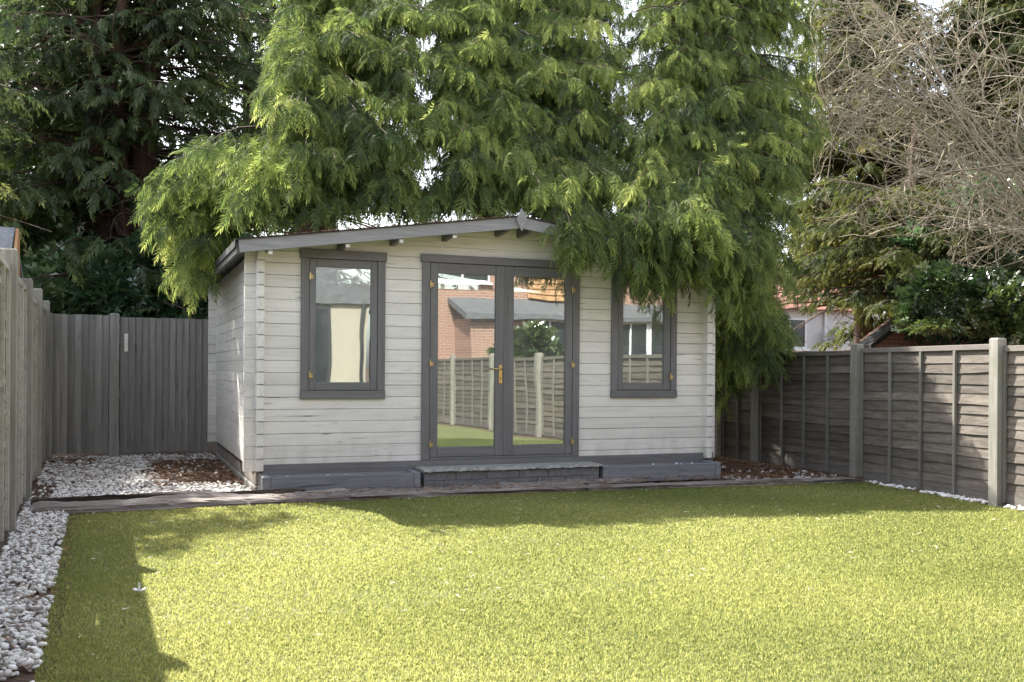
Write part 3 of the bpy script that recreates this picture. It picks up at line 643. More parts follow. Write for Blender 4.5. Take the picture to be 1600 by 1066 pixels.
def window(parent, x0, x1, z0, z1, y, s=1, bars=1):      # window on a wall facing -y (s=1) or +y (s=-1)
    g = MB(); a, b = y - s * .06, y + s * .02; ya, yb = min(a, b), max(a, b); e = .06
    g.box(x0, x1, ya, yb, z0, z0 + e).box(x0, x1, ya, yb, z1 - e, z1).box(x0, x0 + e, ya, yb, z0 + e, z1 - e).box(x1 - e, x1, ya, yb, z0 + e, z1 - e)
    for k in range(bars):
        xm = x0 + (x1 - x0) * (k + 1) / (bars + 1); g.box(xm - .025, xm + .025, ya, yb, z0 + e, z1 - e)
    f = build('window', g, m_pvc, parent); yy = y - s * .02
    build('pane', MB().box(x0 + e, x1 - e, min(yy, yy + .004), max(yy, yy + .004), z0 + e, z1 - e), m_wglass, f)
    build('sill', MB().box(x0 - .08, x1 + .08, min(y, y - s * .14), max(y, y - s * .14), z0 - .07, z0 - .005), m_pvc, f)
    return f
# far white house over the dark fence
hp_ = atY(1275, 500, 27.0); hx = hp_[0]
wh = empty('white_house', (hx, 28, 0), 'white rendered house with red tiled roof beyond the dark fence', 'house')
build('wall', MB().box(hx - 6, hx + 2.05, 27, 33, 0, 3.3), m_render, wh)
build('side_wing', MB().box(hx + 2.1, hx + 4.6, 28.2, 33, 0, 3.1), m_render, wh)
build('downpipe', MB().tube([(hx + .32, 26.93, 0), (hx + .32, 26.93, 3.3)], .045, 8), m_pvc, wh)
window(wh, hx - 1.75, hx - .42, 1.95, 2.95, 27.0, 1, 1)
window(wh, hx + 2.5, hx + 3.1, 1.3, 2.6, 28.2, 1, 0)
rf_ = build('roof', MB().prism([(hx - 6.3, 26.7, 3.25), (hx - 6.3, 33.3, 3.25), (hx - 6.3, 30, 5.2)], (8.7, 0, 0)), m_rtile, wh)
for q in range(9): build('tile_course', MB().obox((hx - 1.95, 26.85 + q * .34, 3.33 + q * .2), [(1, 0, 0), (0, .86, .507), (0, -.507, .86)], (4.35, .2, .02)), m_rtile, rf_)
build('chimney', MB().box(hx - 1.2, hx - .5, 29.6, 30.4, 4.7, 6.1), m_brick, rf_)
dc = atY(1299, 528, 26.6); ds = empty('satellite_dish', tuple(dc), 'grey satellite dish on the white house wall', 'dish')
g = MB(); V = [(dc[0], 26.62, dc[2])]; K = 20
for r_ in (.13, .255):
    for j in range(K): t = 2 * math.pi * j / K; V.append((dc[0] + r_ * math.cos(t), 26.62 - r_ * r_ * 1.1, dc[2] + r_ * 1.08 * math.sin(t)))
g.add(V, [(0, 1 + j, 1 + (j + 1) % K) for j in range(K)] + [(1 + j, 1 + (j + 1) % K, 1 + K + (j + 1) % K, 1 + K + j) for j in range(K)])
build('dish', g, plain('dish_grey', (.22, .22, .23), .5), ds, True)
build('feed_arm', MB().tube([(dc[0], 26.6, dc[2] - .25), (dc[0] + .02, 26.2, dc[2] - .12), (dc[0], 26.17, dc[2])], .018, 6), m_steel, ds)
build('bracket', MB().tube([(dc[0] - .36, 27.0, dc[2] - .3), (dc[0] - .36, 26.8, dc[2] - .3), (dc[0] - .36, 26.75, dc[2] + .1), (dc[0], 26.63, dc[2])], .02, 6), m_steel, ds)
# brick outbuilding with dark roof behind the dark fence
ob = empty('brick_outbuilding', (12.6, 15.5, 0), 'dark brick outbuilding with sloping roof behind the dark fence', 'outbuilding')
bx0 = atY(1362, 530, 14.0)[0]; bx1 = bx0 + 3.6; bm = (bx0 + bx1) / 2
build('wall', MB().prism([(bx0, 14, 0), (bx1, 14, 0), (bx1, 14, 1.75), (bm, 14, 2.85), (bx0, 14, 1.75)], (0, .3, 0)), m_brick, ob)
for s in (-1, 1):
    e = bx0 - .28 if s < 0 else bx1 + .28
    build('roof_slope', MB().prism([(bm, 13.7, 2.93), (e, 13.7, 1.65), (e, 13.7, 1.56), (bm, 13.7, 2.84)], (0, .36, 0)), m_felt, ob)
# low rusty roofed lean-to just beyond the fence
q0 = atY(1236, 545, 12.6); q1 = atY(1336, 545, 12.6)
ln = empty('low_shed', ((q0[0] + q1[0]) / 2 , 13.2, 0), 'low rusty sheet-roofed lean-to showing just above the dark fence', 'shed')
build('wall', MB().box(q0[0] - 1, q1[0] - .1, 12.7, 13.8, 0, 1.40), m_brick, ln)
for q in range(9):
    xa = q0[0] - 1.1 + q * (q1[0] - q0[0] + 1.1) / 9; build('roof_sheet', MB().box(xa + .004, xa + (q1[0] - q0[0] + 1.1) / 9, 12.58, 13.9, 1.44 + .012 * (q % 2), 1.475 + .012 * (q % 2), .004), wood('rusty_sheet', [(.07, .04, .03), (.15, .08, .05), (.2, .15, .11)], 1) if q == 0 else bpy.data.materials['rusty_sheet'], ln)
# neighbour's shed beyond the pale fence
sh = empty('neighbour_shed', (-2.2, 10.0, 0), 'grey felt-roofed shed with orange timber edge beyond the pale fence', 'shed')
e1 = atY(24, 362, 9.3); ex = e1[0]; ez = e1[2]
build('wall', MB().box(ex - 2.0, ex - .10, 9.5, 11.5, 0, ez - .35), m_pine, sh)
build('roof_slope', MB().prism([(ex + .0, 9.25, ez), (ex - 2.3, 9.25, ez + .02), (ex - 2.3, 8.95, ez - .35), (ex - .02, 8.95, ez - .35)], (0, .02, .03)), m_blue_felt, sh)
build('roof_slope', MB().prism([(ex + .0, 9.25, ez), (ex - 2.3, 9.25, ez + .02), (ex - 2.3, 11.6, ez - .9), (ex - .02, 11.6, ez - .9)], (0, .02, .03)), m_blue_felt, sh)
build('barge_board', MB().prism([(ex + .008, 9.25, ez + .02), (ex + .008, 8.92, ez - .39), (ex + .008, 8.92, ez - .52), (ex + .008, 9.26, ez - .10)], (.022, 0, 0)), m_pine, sh)
build('barge_board', MB().prism([(ex + .008, 9.262, ez + .02), (ex + .008, 9.262, ez - .62), (ex + .008, 9.36, ez - .62), (ex + .008, 9.36, ez - .04)], (.022, 0, 0)), m_pine, sh)
# houses behind the lawn, mirrored in the cabin glass
hs = empty('cream_house', (2, -9, 0), 'cream rendered house mirrored in the cabin window beside the gravel', 'house')
build('wall', MB().box(-7, 6.1, -11, -7.0, 0, 2.9), m_cream, hs); build('upper_wall', MB().box(-7, 7.2, -12, -9.6, 2.9, 5.6), m_slate, hs)
build('fascia', MB().box(-7.2, 6.3, -7.25, -6.9, 2.9, 3.12), m_slate, hs); build('flat_roof', MB().box(-7.2, 6.3, -9.6, -7.25, 3.0, 3.1), m_slate, hs)
build('roof', MB().prism([(-7.4, -9.3, 5.5), (-7.4, -14, 5.5), (-7.4, -11.6, 7.4)], (14.9, 0, 0)), m_slate, hs)
dd = build('glazed_door', MB().box(2.2, 5.15, -7.02, -6.97, .1, 2.86), plain('door_frame_dark', (.05, .05, .055), .4), hs)
for q in range(3): build('pane', MB().box(2.28 + q * .95, 3.16 + q * .95, -6.968, -6.962, .2, 2.76), m_wglass, dd)
build('downpipe', MB().tube([(5.95, -6.93, 0), (5.95, -6.93, 2.9)], .05, 8), m_wglass, hs)
window(hs, -4.5, -2.5, 1.0, 2.3, -7.0, -1, 1); window(hs, -2, 0, 3.6, 4.8, -9.6, -1, 1); window(hs, 2, 4, 3.6, 4.8, -9.6, -1, 1)
nb = empty('brick_house', (12, -9, 0), 'red brick house with hung tiles mirrored in the cabin doors', 'house')
build('wall', MB().box(7.4, 17, -12, -7.2, 0, 5.6), m_brick, nb)
tp_ = build('hung_tiles', MB().box(10.75, 13.6, -7.2, -7.1, 3.2, 5.4), m_otile, nb)
for q in range(14): build('tile_course', MB().obox((12.17, -7.09, 3.28 + q * .155), [(1, 0, 0), (0, .98, .2), (0, -.2, .98)], (1.43, .012, .085)), m_otile, tp_)
build('lean_to_roof', MB().prism([(8.4, -7.2, 3.15), (8.4, -5.6, 2.65), (8.4, -5.6, 2.5), (8.4, -7.2, 3.0)], (7.0, 0, 0)), m_slate, nb)
build('lean_to_wall', MB().box(8.6, 10.2, -7.2, -5.8, 0, 2.55).box(10.2, 15.2, -7.2, -5.8, 0, .9), m_brick, nb)
for q in range(4): window(nb, 10.2 + q * 1.25, 11.42 + q * 1.25, .95, 2.5, -5.85, -1, 1)
window(nb, 8.0, 9.6, 3.6, 4.9, -7.2, -1, 1)
build('roof', MB().prism([(7.1, -6.9, 5.5), (7.1, -12.3, 5.5), (7.1, -9.6, 8.0)], (10.2, 0, 0)), m_rtile, nb)
# ------------------------------------------------------------------ vegetation
def norm(a): return a / (np.linalg.norm(a, axis=-1, keepdims=True) + 1e-9)
def frond_templates(nv=4, pairs=9, droop=.42, wid=.036, leafl=.42, fan=.8):
    out = []
    for k in range(nv):
        V = []; T = []
        def kite(b, d, l, wd, nrm, t):
            s = np.cross(d, nrm); s = s / (np.linalg.norm(s) + 1e-9)
            m = b + d * l * .45; tip = b + d * l + np.array([0, 0, -.25 * l * l])
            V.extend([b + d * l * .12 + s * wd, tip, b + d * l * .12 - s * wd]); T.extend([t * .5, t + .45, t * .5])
        for i in range(pairs):
            x = .06 + .86 * i / pairs; b = np.array([x, rng.normal(0, .01), -droop * x * x])
            for sd in (-1, 1):
                d = np.array([.75 + rng.normal(0, .12), sd * fan + rng.normal(0, .12), -.35 - .6 * x + rng.normal(0, .15)]); d /= np.linalg.norm(d)
                kite(b, d, leafl * (1 - .5 * x) * rng.uniform(.75, 1.2), wid * rng.uniform(.8, 1.2), np.array([rng.normal(0, .3), 0, 1]), x)
        d = np.array([.7, 0, -.8]); d /= np.linalg.norm(d); kite(np.array([.88, 0, -droop * .77]), d, leafl * .7, wid, np.array([0, 0, 1.]), 1.0)
        out.append((np.array(V), np.array(T)))
    return out
LT_ref = [None]
def place(templates, P, D, S, tint, roll=0.35):
    """instances of leaf templates as real faces: positions, forward directions, sizes, tint"""
    Vs, Ts = [], []; n = len(P); nv_ = 4 if templates is LT_ref[0] else 3; ids = rng.integers(0, len(templates), n)
    for k, (TV, TT) in enumerate(templates):
        m = ids == k
        if not m.any(): continue
        f = norm(D[m]); up = np.array([0, 0, 1.]) + rng.normal(0, roll, (m.sum(), 3)); r = norm(np.cross(up, f)); u = np.cross(f, r)
        V = (TV[None, :, 0:1] * f[:, None] + TV[None, :, 1:2] * r[:, None] + TV[None, :, 2:3] * np.where(np.abs(u[:, None, 2:3]) > 0, u[:, None], 0)) * S[m][:, None, None] + P[m][:, None]
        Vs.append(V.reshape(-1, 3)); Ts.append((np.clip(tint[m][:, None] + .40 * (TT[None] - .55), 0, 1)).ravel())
    V = np.concatenate(Vs); return V, np.arange(len(V)).reshape(-1, nv_), np.concatenate(Ts)
def bez(a, b, c, t): t = t[:, None]; return a * (1 - t) ** 2 + 2 * b * t * (1 - t) + c * t * t
def tubes_np(paths, k=4):
    Vs, Fs, o = [], [], 0
    for P, r in paths:
        P = np.asarray(P, float); n = len(P); r = np.broadcast_to(r, (n,)); T = norm(np.gradient(P, axis=0))
        ref = np.where(np.abs(T[:, 2:3]) < .85, np.array([[0, 0, 1.]]), np.array([[1., 0, 0]])); a = norm(np.cross(T, ref)); b = np.cross(T, a)
        t = 2 * math.pi * np.arange(k) / k
        V = P[:, None] + (a[:, None] * np.cos(t)[None, :, None] + b[:, None] * np.sin(t)[None, :, None]) * r[:, None, None]
        i, j = np.meshgrid(np.arange(n - 1), np.arange(k), indexing='ij'); F = np.stack([i * k + j, i * k + (j + 1) % k, (i + 1) * k + (j + 1) % k, (i + 1) * k + j], -1).reshape(-1, 4)
        Vs.append(V.reshape(-1, 3)); Fs.append(F + o); o += n * k
    return np.concatenate(Vs), np.concatenate(Fs)
def bough_fronds(start, tip, flen, step, size, droopy=.55, lift=.22, latl=(.22, .55), mid=None):
    L = np.linalg.norm(tip - start); mid = (start + tip) / 2 + np.array([0, 0, lift * L * .6 + .1]) if mid is None else mid; t = np.linspace(0, 1, 9)
    path = bez(start, mid, tip, t); tf0 = max(0.02, 1 - flen / L)
    P, D = [], []; s = tf0; side = 1
    while s < 1:
        c = bez(start, mid, tip, np.array([s]))[0]; tg = norm(bez(start, mid, tip, np.array([min(s + .03, 1.03)]))[0] - c)
        rel = (s - tf0) / (1 - tf0 + 1e-6); an = side * rng.uniform(.5, 1.15); ld = np.array([tg[0] * math.cos(an) - tg[1] * math.sin(an), tg[0] * math.sin(an) + tg[1] * math.cos(an), tg[2] * .5 - .18])
        ld /= np.linalg.norm(ld); l = rng.uniform(*latl) * (1.15 - .6 * rel); side = -side
        q = .03
        while q < l:
            P.append(c + ld * q + np.array([0, 0, -.28 * q * q / l]) + rng.normal(0, .025, 3)); D.append(ld + rng.normal(0, .3, 3) + np.array([0, 0, -droopy * (q / l) - rng.uniform(0, .45)])); q += step
        if rng.uniform() < .6: P.append(c + rng.normal(0, .03, 3)); D.append(tg + rng.normal(0, .35, 3) + np.array([0, 0, -droopy]))
        s += step * 1.05 / L
    P.append(tip); D.append(norm(tip - mid) + np.array([0, 0, -droopy]))
    return path, np.array(P), np.array(D)
# --- the two drooping cypresses behind and over the cabin
POLY = [(425, -420), (432, 60), (405, 150), (425, 222), (335, 222), (262, 240), (228, 262), (216, 335), (240, 390), (252, 450), (300, 480), (325, 505), (346, 470), (350, 400), (385, 368), (600, 348), (765, 333), (835, 326), (868, 352), (880, 405), (905, 432), (940, 408), (985, 450), (1015, 475), (1038, 452), (1062, 475), (1088, 440), (1114, 470), (1108, 620), (1122, 668), (1150, 612), (1205, 612), (1232, 548), (1250, 470), (1240, 350), (1290, 220), (1276, 100), (1305, 0), (1310, -420)]
CAP = 1.10
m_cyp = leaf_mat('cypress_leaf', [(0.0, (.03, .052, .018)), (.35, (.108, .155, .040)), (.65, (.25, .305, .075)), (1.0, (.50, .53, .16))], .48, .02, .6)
FT = frond_templates()
trees = {0: (2.6, 14.9), 1: (5.6, 15.3), 2: (8.5, 13.3)}
tips = {0: [], 1: [], 2: []}
def add_tips(n, u0, u1, v0, v1, d0, d1, yfix=None):
    k = 0; g_ = 0
    while k < n and g_ < 60 * n:
        g_ += 1; u, v = rng.uniform(u0, u1), rng.uniform(v0, v1)
        if not inpoly([u], [v], POLY)[0]: continue
        if v > 330 and 385 < u < 860: continue
        d = ray(u, v); Y = (6.45 * CAP + EYE) / (CAP - d[2] / d[1]) + rng.uniform(d0, d1)
        if yfix: Y = rng.uniform(*yfix)
        elif u < 385 and v > 250: Y = max(Y, 10.5 + rng.uniform(0, 1.5))
        elif v > 250: Y = max(Y, 9.35 + rng.uniform(0, .5))
        p = atY(u, v, Y); tid = min((0, 1, 2), key=lambda q: abs(trees[q][0] - p[0] * trees[q][1] / p[1] * .93) + abs(rng.normal(0, .5)))
        tips[tid].append((p, yfix is not None and Y < 9.05)); k += 1
add_tips(235, 215, 1310, 0, 345, 0, .4); add_tips(190, 215, 1310, -60, 340, .4, 1.6); add_tips(90, 300, 1310, -60, 330, 1.6, 2.8); add_tips(60, 400, 1310, -380, -20, 0, 1.2); add_tips(90, 400, 1310, -90, 130, .3, 2.4); add_tips(30, 890, 1060, 0, 290, .1, 1.8); add_tips(44, 925, 1060, -70, 310, .4, 2.8); add_tips(12, 1200, 1290, 150, 330, .2, 1.2); add_tips(22, 590, 740, -40, 120, .1, 1.5); add_tips(16, 1150, 1300, -40, 250, .1, 1.5)
add_tips(36, 850, 1110, 330, 475, 0, 0, (8.68, 8.98)); add_tips(40, 830, 1120, 270, 345, 0, 0, (9.06, 9.9)); add_tips(14, 1085, 1190, 360, 470, 0, 0, (8.75, 9.04)); add_tips(44, 1105, 1255, 340, 560, 0, 0, (9.3, 10.9)); add_tips(26, 1105, 1235, 480, 665, 0, 0, (9.45, 10.1)); add_tips(30, 215, 350, 250, 505, 0, 0, (10.5, 12.4))
labs = ['large drooping cypress hanging over the roof eave above the gate side', 'large drooping cypress rising behind the cabin roof ridge', 'large drooping cypress hanging over the cabin corner and dark fence']
for tid, (tx, ty) in trees.items():
    H_ = (8.6, 8.8, 7.4)[tid]
    tr = empty('cypress_tree', (tx, ty, 0), labs[tid], 'tree', 'drooping cypress trees behind the cabin')
    zz = np.linspace(-.05, H_, 12); tp = np.c_[tx + .12 * np.sin(zz * .8), ty + .1 * np.cos(zz * .7), zz]
    build('trunk', MB().tube(tp, np.linspace(.34, .03, 12), 10), m_bark, tr, True)
    paths, PP, DD, TT = [], [], [], []
    for tip, over in tips[tid]:
        L0 = math.hypot(tip[0] - tx, tip[1] - ty); sz = min(tip[2] + .15 + .12 * L0, H_ - .3)
        st_ = np.array([tx, ty, max(sz, 2.6)])
        if over: st_ = np.array([tip[0] + (tx - tip[0]) * .3, 10.6, 3.0])
        pth, P_, D_ = bough_fronds(st_, tip, rng.uniform(1.1, 1.8), .094, .3, .6, .22, (.22, .55), np.array([tip[0], tip[1] + .1, max(tip[2] + .3, 2.95)]) if over else None)
        if not (tip[0] < 1.3 and tip[2] < 3.0): paths.append((pth, np.linspace(.004 if over else .026, .004, len(pth))))
        PP.append(P_); DD.append(D_); TT.append(np.clip(rng.normal(.42, .16) + rng.normal(0, .10, len(P_)), 0, 1))
    P_ = np.concatenate(PP); D_ = np.concatenate(DD); T_ = np.concatenate(TT)
    u, v = proj(P_); ju = rng.normal(0, 6, len(u)); k = inpoly(u + ju, v + rng.normal(0, 7, len(u)) + np.where(v > 330, 27, 14), POLY)
    rz = RZ - (RZ - EZ) * np.abs(P_[:, 0] - RX) / (RX - EX0)
    k &= ~((P_[:, 0] > .9) & (P_[:, 0] < 6.45) & (P_[:, 1] > 9.02) & (P_[:, 1] < 13.85) & (P_[:, 2] < rz + .08))
    ez_ = (P_[:, 1] - 6.45) * CAP + .25 * np.sin(P_[:, 0] * 2.3) + .18 * np.sin(P_[:, 0] * 5.1 + 1) + rng.normal(.08, .22, len(P_)) + .5 * (np.sin(P_[:, 0] * 3.7 + P_[:, 1] * 1.9) > .75)
    k &= P_[:, 2] < np.maximum(ez_, 2.85)
    P_, D_, T_ = P_[k], D_[k], T_[k]
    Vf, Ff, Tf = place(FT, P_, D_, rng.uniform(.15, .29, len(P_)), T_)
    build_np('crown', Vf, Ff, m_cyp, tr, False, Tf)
    Vb, Fb = tubes_np(paths, 4); build_np('boughs', Vb, Fb, m_bark, tr, True)
    print('cypress', tid, len(P_), 'fronds')
# --- generic evergreen with whorled branches
def evergreen(name, label, xy, H_, z0, rad, nb, m, size, step=.13, stems=1, stem_r=.3, group=None, sun_cap=True, flen=1.4, dens=1.0, clip=None, twigs=0, lift=.1, droopy=.25, tintm=.45, latl=(.22, .55), templates=None, zexp=.8):
    tx, ty = xy; tr = empty(name, (tx, ty, 0), label, 'tree', group); g = MB(); stemp = []
    for s in range(stems):
        a = 2 * math.pi * s / stems + .4; sp = 0 if stems == 1 else .27; hh = H_ * (1 - .12 * rng.uniform() * (stems > 1))
        zz = np.linspace(-.05, hh, 14); r0 = stem_r * (1 if stems == 1 else rng.uniform(.6, 1.0)); o = sp * np.clip(zz / 3.0, .25, 1.6)
        tp = np.c_[tx + o * math.cos(a) + .05 * np.sin(zz * 1.3 + s), ty + o * math.sin(a), zz]; g.tube(tp, r0 * np.linspace(1, .25, 14) * (1 + .05 * rng.normal(size=14)), 10); stemp.append(tp)
    build('trunk', g, m_bark, tr, True)
    paths, PP, DD, TT = [], [], [], []
    for b in range(nb):
        f = rng.uniform(); z = z0 + (H_ - z0) * f; an = rng.uniform(0, 2 * math.pi); r = rad * (1 - f ** 1.6 * .75) * rng.uniform(.55, 1.05)
        tp = stemp[b % len(stemp)]; c = np.array([np.interp(z, tp[:, 2], tp[:, 0]), np.interp(z, tp[:, 2], tp[:, 1]), z])
        tip = c + np.array([math.cos(an) * r, math.sin(an) * r, rng.normal(0, .25) - .1 * r])
        pth, P_, D_ = bough_fronds(c, tip, flen, step, size, droopy, lift, latl)
        paths.append((pth, np.linspace(.035, .006, len(pth)))); PP.append(P_); DD.append(D_); TT.append(np.clip(rng.normal(tintm, .13) + rng.normal(0, .1, len(P_)), 0, 1))
    P_ = np.concatenate(PP); D_ = np.concatenate(DD); T_ = np.concatenate(TT); k = rng.uniform(size=len(P_)) < dens
    if sun_cap: k &= P_[:, 2] < (P_[:, 1] - 6.2) * CAP
    u, v = proj(P_); k &= ~(((u < -60) | (u > 1660) | (v < -90)) & (rng.uniform(size=len(u)) < .5))
    if clip: k &= clip(u, v)
    Vf, Ff, Tf = place(templates or FT, P_[k], D_[k], rng.uniform(.75, 1.2, k.sum()) * size, T_[k]); build_np('crown', Vf, Ff, m, tr, False, Tf)
    if clip:
        pk = []
        for pth, r_ in paths:
            ok = clip(*proj(pth)) if name == 'yew_tree' else np.ones(len(pth), bool); i = len(pth) if ok.all() else int(np.argmin(ok))
            if i >= 3: pk.append((pth[:i], r_[:i]))
        paths = pk
    Vb, Fb = tubes_np(paths, 3); build_np('boughs', Vb, Fb, m_bark, tr, True)
    if twigs:
        tw = []
        for q in range(twigs):
            tp = stemp[q % len(stemp)]; z = rng.uniform(1.8, 7); c = np.array([np.interp(z, tp[:, 2], tp[:, 0]), np.interp(z, tp[:, 2], tp[:, 1]), z]); an = rng.uniform(0, 6.28); l = rng.uniform(.5, 2.2)
            e = c + np.array([math.cos(an) * l, math.sin(an) * l, rng.normal(0, .4)]); m_ = (c + e) / 2 + rng.normal(0, .25, 3); pp = bez(c, m_, e, np.linspace(0, 1, 7)); tw.append((pp, np.linspace(.016, .004, 7)))
            for _ in range(3):
                i = rng.integers(2, 6); e2 = pp[i] + rng.normal(0, .28, 3) + (e - c) * .15; tw.append((np.linspace(pp[i], e2, 4) + rng.normal(0, .02, (4, 3)), np.linspace(.007, .003, 4)))
        Vb, Fb = tubes_np(tw, 3); build_np('dead_twigs', Vb, Fb, m_deadtwig, tr, True)
    print(name, k.sum()); return tr
FT2 = frond_templates(4, 7, .25, .06, .42, .8)
m_dkcyp = leaf_mat('dark_cypress_leaf', [(0, (.022, .04, .014)), (.5, (.07, .105, .032)), (1, (.21, .23, .07))], .35, .03)
m_yew = leaf_mat('gold_cypress_leaf', [(0, (.02, .035, .010)), (.4, (.065, .085, .018)), (.75, (.16, .165, .035)), (1, (.36, .31, .09))], .4, .02, .6)
evergreen('dark_cypress_tree', 'dark many-stemmed cypress with reddish bare trunks behind the gate', (.05, 17.0), 9.6, 1.9, 3.5, 330, m_dkcyp, .34, .14, 6, .27, None, True, 1.7, .8, lambda u, v: ~((v > 335) & (rng.uniform(size=len(u)) < .9)) & ~((u > 250) & (rng.uniform(size=len(u)) < .45)) & ~((u > 125) & (u < 255) & (v > 30) & (v < 330) & (rng.uniform(size=len(u)) < .5)), 150, .12, .2, .4, templates=FT2)
evergreen('dark_cypress_tree', 'dark spreading cypress glimpsed past the drooping foliage over the roof', (4.2, 21.5), 9.5, 2.6, 3.8, 120, m_dkcyp, .34, .2, 1, .3, None, True, 1.6, .6, None, 30, .1, .2, .35, templates=FT2)
evergreen('cypress_tree', 'olive cypress rising beyond the neighbour shed and pale fence', (-3.6, 14.5), 8.6, 2.0, 3.0, 200, m_dkcyp, .28, .14, 2, .2, None, True, 1.5, .9, lambda u, v: ~((v > 320) & (u > 25)), 70, .1, .2, .62, templates=FT2)
evergreen('dark_cypress_tree', 'sparse dark conifer with level boughs against the white sky', (float(atY(385, 150, 20.0)[0]), 20.0), 10.5, 3.0, 3.0, 130, m_dkcyp, .3, .16, 1, .2, None, True, 2.2, .75, None, 20, .1, .2, .5, templates=FT2)
evergreen('dark_cypress_tree', 'dense dark evergreen filling the gap behind the many-stemmed cypress', (float(atY(70, 300, 22.0)[0]), 22.0), 10.5, 1.5, 4.2, 300, m_dkcyp, .5, .2, 1, .3, None, True, 2.6, 1.0, None, 0, .1, .2, .5, templates=FT2)
evergreen('golden_cypress_tree', 'yellowish evergreen tangled behind the bare branches', (float(atY(1560, 300, 16.0)[0]), 16.0), 9.8, 2.0, 3.6, 300, m_yew, .34, .15, 1, .25, None, True, 2.2, 1.0, lambda u, v: u > 1240, 30, .1, .25, .5, templates=FT2)
evergreen('yew_tree', 'dark evergreen with yellow-green tips in front of the white house', (float(atY(1425, 400, 14.4)[0]), 14.4), 5.8, 1.9, 3.3, 230, m_yew, .2, .1, 1, .2, None, True, 1.3, .8, lambda u, v: (u > 1225) & (v < np.where(u < 1345, 474, 492) + 9 * np.sin(u * .09) + rng.normal(0, 5, len(u))) & (v > 290), 30, .12, .2, .42, templates=FT2)
evergreen('golden_cypress_tree', 'yellow-green evergreen between drooping cypress and bare branches', (float(atY(1350, 300, 17.5)[0]), 17.5), 10.5, 2.4, 3.4, 280, m_yew, .36, .16, 1, .25, None, True, 2.2, 1.0, lambda u, v: (u > 1240) & (v < 430), 30, .1, .25, .5, templates=FT2)
# --- broad glossy shrubs
def leaf_templates(nv=3, n=7, l=.9, w_=.17, droop=.5):
    out = []
    for k in range(nv):
        V, T = [], []
        for i in range(n):
            a = 2 * math.pi * i / n + rng.uniform(-.3, .3); el = rng.uniform(-.2, .7); d = np.array([math.cos(el) * math.cos(a), math.cos(el) * math.sin(a), math.sin(el)]); s = norm(np.cross(d, np.array([0, 0, 1.]))); up = np.cross(s, d); L = l * rng.uniform(.7, 1.15)
            b = d * .05; m = d * L * .5 + up * .03; t = d * L + np.array([0, 0, -droop * L * .45])
            V += [b, m + s * w_ + up * .03, t, m - s * w_ + up * .03]; T += [.3, .5, .6, .5]
        out.append((np.array(V), np.array(T)))
    return out
LT = leaf_templates(); LT_ref[0] = LT
def shrub(name, label, c, r, n, m, size, clip=None, group=None, cat='shrub', stems=5, tintm=.5, shell=.55, sun_cap=True, templates=None):
    c = np.array(c, float); r = np.array(r, float); tr = empty(name, (c[0], c[1], 0), label, cat, group)
    lob = rng.normal(size=(14, 3)); lob = norm(lob) * .62
    d = norm(rng.normal(size=(n, 3))); li = rng.integers(0, 14, n); rad = rng.uniform(shell, 1.0, n) ** .6
    Pn = lob[li] + d * (rad * rng.uniform(.35, .5, n))[:, None]; P_ = c + Pn * r; D_ = norm(d * .8 + rng.normal(0, .4, (n, 3)) + norm(Pn) * .6)
    k = P_[:, 2] > .15
    if sun_cap: k &= P_[:, 2] < (P_[:, 1] - 6.2) * CAP
    if clip: u, v = proj(P_); k &= clip(u, v)
    P_, D_ = P_[k], D_[k]
    Vf, Ff, Tf = place(templates or LT, P_, D_, size * rng.uniform(.7, 1.25, len(P_)), np.clip(rng.normal(tintm, .16, 14)[li[k]] + rng.normal(0, .12, len(P_)), 0, 1), .8)
    build_np('foliage', Vf, Ff, m, tr, False, Tf)
    paths = []
    for s in range(stems):
        e = c + lob[s] * r * .9; b = np.array([c[0] + rng.normal(0, .12), c[1] + rng.normal(0, .12), -.05]); paths.append((bez(b, (b + e) / 2 + rng.normal(0, .2, 3), e, np.linspace(0, 1, 8)), np.linspace(.045, .012, 8)))
        for _ in range(3): paths.append((np.linspace(paths[-1][0][-3], c + lob[rng.integers(0, 14)] * r, 5) + rng.normal(0, .03, (5, 3)), np.linspace(.014, .005, 5)))
    Vb, Fb = tubes_np(paths, 5); build_np('stems', Vb, Fb, m_bark, tr, True); return tr
m_laurel = leaf_mat('laurel_leaf', [(0, (.045, .105, .05)), (.5, (.125, .235, .10)), (1, (.26, .37, .15))], .25, .16, .3)
m_bright = leaf_mat('spring_leaf', [(0, (.05, .10, .015)), (.5, (.12, .21, .03)), (1, (.22, .32, .06))], .55, .06, .4)
m_camel = leaf_mat('camellia_leaf', [(0, (.022, .05, .015)), (.5, (.058, .105, .026)), (1, (.18, .22, .055))], .22, .14, .3)
shrub('laurel_shrub', 'glossy dark laurel shrub behind the gate leaf with latch', (.95, 15.3, 2.15), (1.1, .8, 1.35), 3600, m_laurel, .17, group='laurel shrubs behind the gate')
shrub('laurel_shrub', 'glossy dark laurel shrub rising above the plain gate leaf', (-.45, 15.2, 1.8), (1.05, .8, 1.2), 3200, m_laurel, .17, group='laurel shrubs behind the gate')
shrub('laurel_shrub', 'tall dark laurel shrub between pale fence and cypress trunks', (-1.3, 16.4, 2.4), (.9, .9, 1.5), 2600, m_laurel, .17, group='laurel shrubs behind the gate', tintm=.6)
shrub('broadleaf_tree', 'bright spring-green tree glowing beyond the laurels by the shed', (-.95, 19.6, 4.0), (1.7, 1.2, 1.7), 3200, m_bright, .2, cat='tree', stems=4, tintm=.5, sun_cap=False)
shrub('camellia_shrub', 'glossy green camellia shrub above the dark fence', (12.35, 11.9, 1.75), (1.5, 1.0, 1.15), 5200, m_camel, .13, clip=lambda u, v: ~((u < 1420) & (v < 430)) & ~((u < 1400) & (v > 492)) & ~((u < 1550) & (v > 516 + .05 * (u - 1400))))
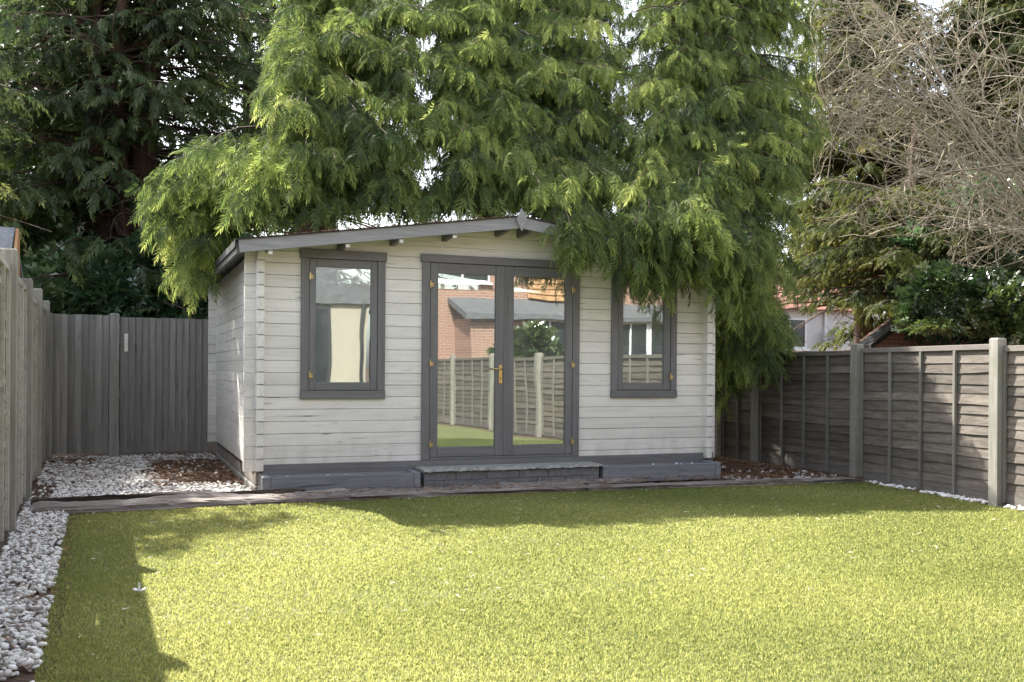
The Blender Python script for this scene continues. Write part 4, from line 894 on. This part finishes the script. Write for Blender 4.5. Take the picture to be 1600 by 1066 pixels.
shrub('camellia_shrub', 'dark holly-like shrub behind the camellia and bare branches', (14.8, 13.6, 2.9), (2.2, 1.2, 1.9), 5600, m_laurel, .15, tintm=.5)
shrub('garden_bush', 'leafy bush mirrored above the fence in the cabin door', (9.4, -3.2, 1.5), (1.1, .9, .75), 1500, m_camel, .2, sun_cap=False)
for i, (x, y, rx, rz, lb) in enumerate(((-9, 40, 5, 3.2, 'distant rounded tree far behind the shed roof'), (1, 46, 5, 2.6, 'distant low tree behind the cypress trunks'), (9, 50, 6, 2.6, 'distant hazy tree behind the cabin'), (30, 44, 7, 3.2, 'distant tree beyond the white house'), (40, 38, 6, 3.4, 'distant broad tree beyond the camellia'))):
    shrub('broadleaf_tree', lb, (x, y, rz * .95), (rx, 2.5, rz), 500, m_camel, .55, cat='tree', sun_cap=False)
# --- bare twiggy tree overhanging the dark fence
def bare_tree():
    base = np.array([14.4, 11.6, 0.]); tr = empty('bare_tree', tuple(base), 'bare twiggy tree with pale tangled branches above the dark fence', 'tree')
    zz = np.linspace(-.05, 3.4, 8); build('trunk', MB().tube(np.c_[base[0] + .05 * zz, base[1] + .02 * zz, zz], np.linspace(.2, .13, 8), 10), m_twig, tr, True)
    paths = []
    def grow(p, d, L, r, lev):
        n = 8; P = [p]; d = d / np.linalg.norm(d); cv = rng.normal(0, .16, 3)
        for i in range(n - 1):
            d = d + cv * (.25 if lev == 3 else .7) + rng.normal(0, .08 if lev == 3 else .17, 3); d /= np.linalg.norm(d); P.append(P[-1] + d * L / (n - 1))
        P = np.array(P); paths.append((P, np.linspace(r, r * .45, n)))
        if lev == 0: return
        for q in range((0, 4, 6, 7)[lev]):
            i = rng.integers(1, n); t = P[min(i, n - 1)] - P[i - 1]; t /= np.linalg.norm(t); nd = t * .7 + rng.normal(0, .62, 3)
            grow(P[i], nd, L * rng.uniform(.32, .6), r * rng.uniform(.38, .55), lev - 1)
    top = base + np.array([.15, .05, 3.2])
    for q in range(30):
        e = atY(rng.uniform(1240, 1600), rng.uniform(-120, 340), rng.uniform(11.0, 13.0)); d = e - top
        grow(top - np.array([0, 0, rng.uniform(0, .6)]), d + np.array([0, 0, .2]), np.linalg.norm(d) * 1.0, rng.uniform(.018, .036), 3)
    out = []
    for P, r in paths:
        u, v = proj(P); bad = (u < 1265) | ((v > 372) & (u < 1480)) | (v > 420) | (P[:, 2] > (P[:, 1] - 5.6) * 1.15)
        i = np.argmax(bad) if bad.any() else len(P)
        if r[0] < .011 and rng.uniform() < np.clip((u.mean() - 1400) / 330, 0, .4): continue
        if i >= 3: out.append((P[:i], np.maximum(r[:i], .003)))
    Vb, Fb = tubes_np(out, 3); build_np('branches', Vb, Fb, m_twig, tr, True); print('bare', len(out), len(paths))
bare_tree()
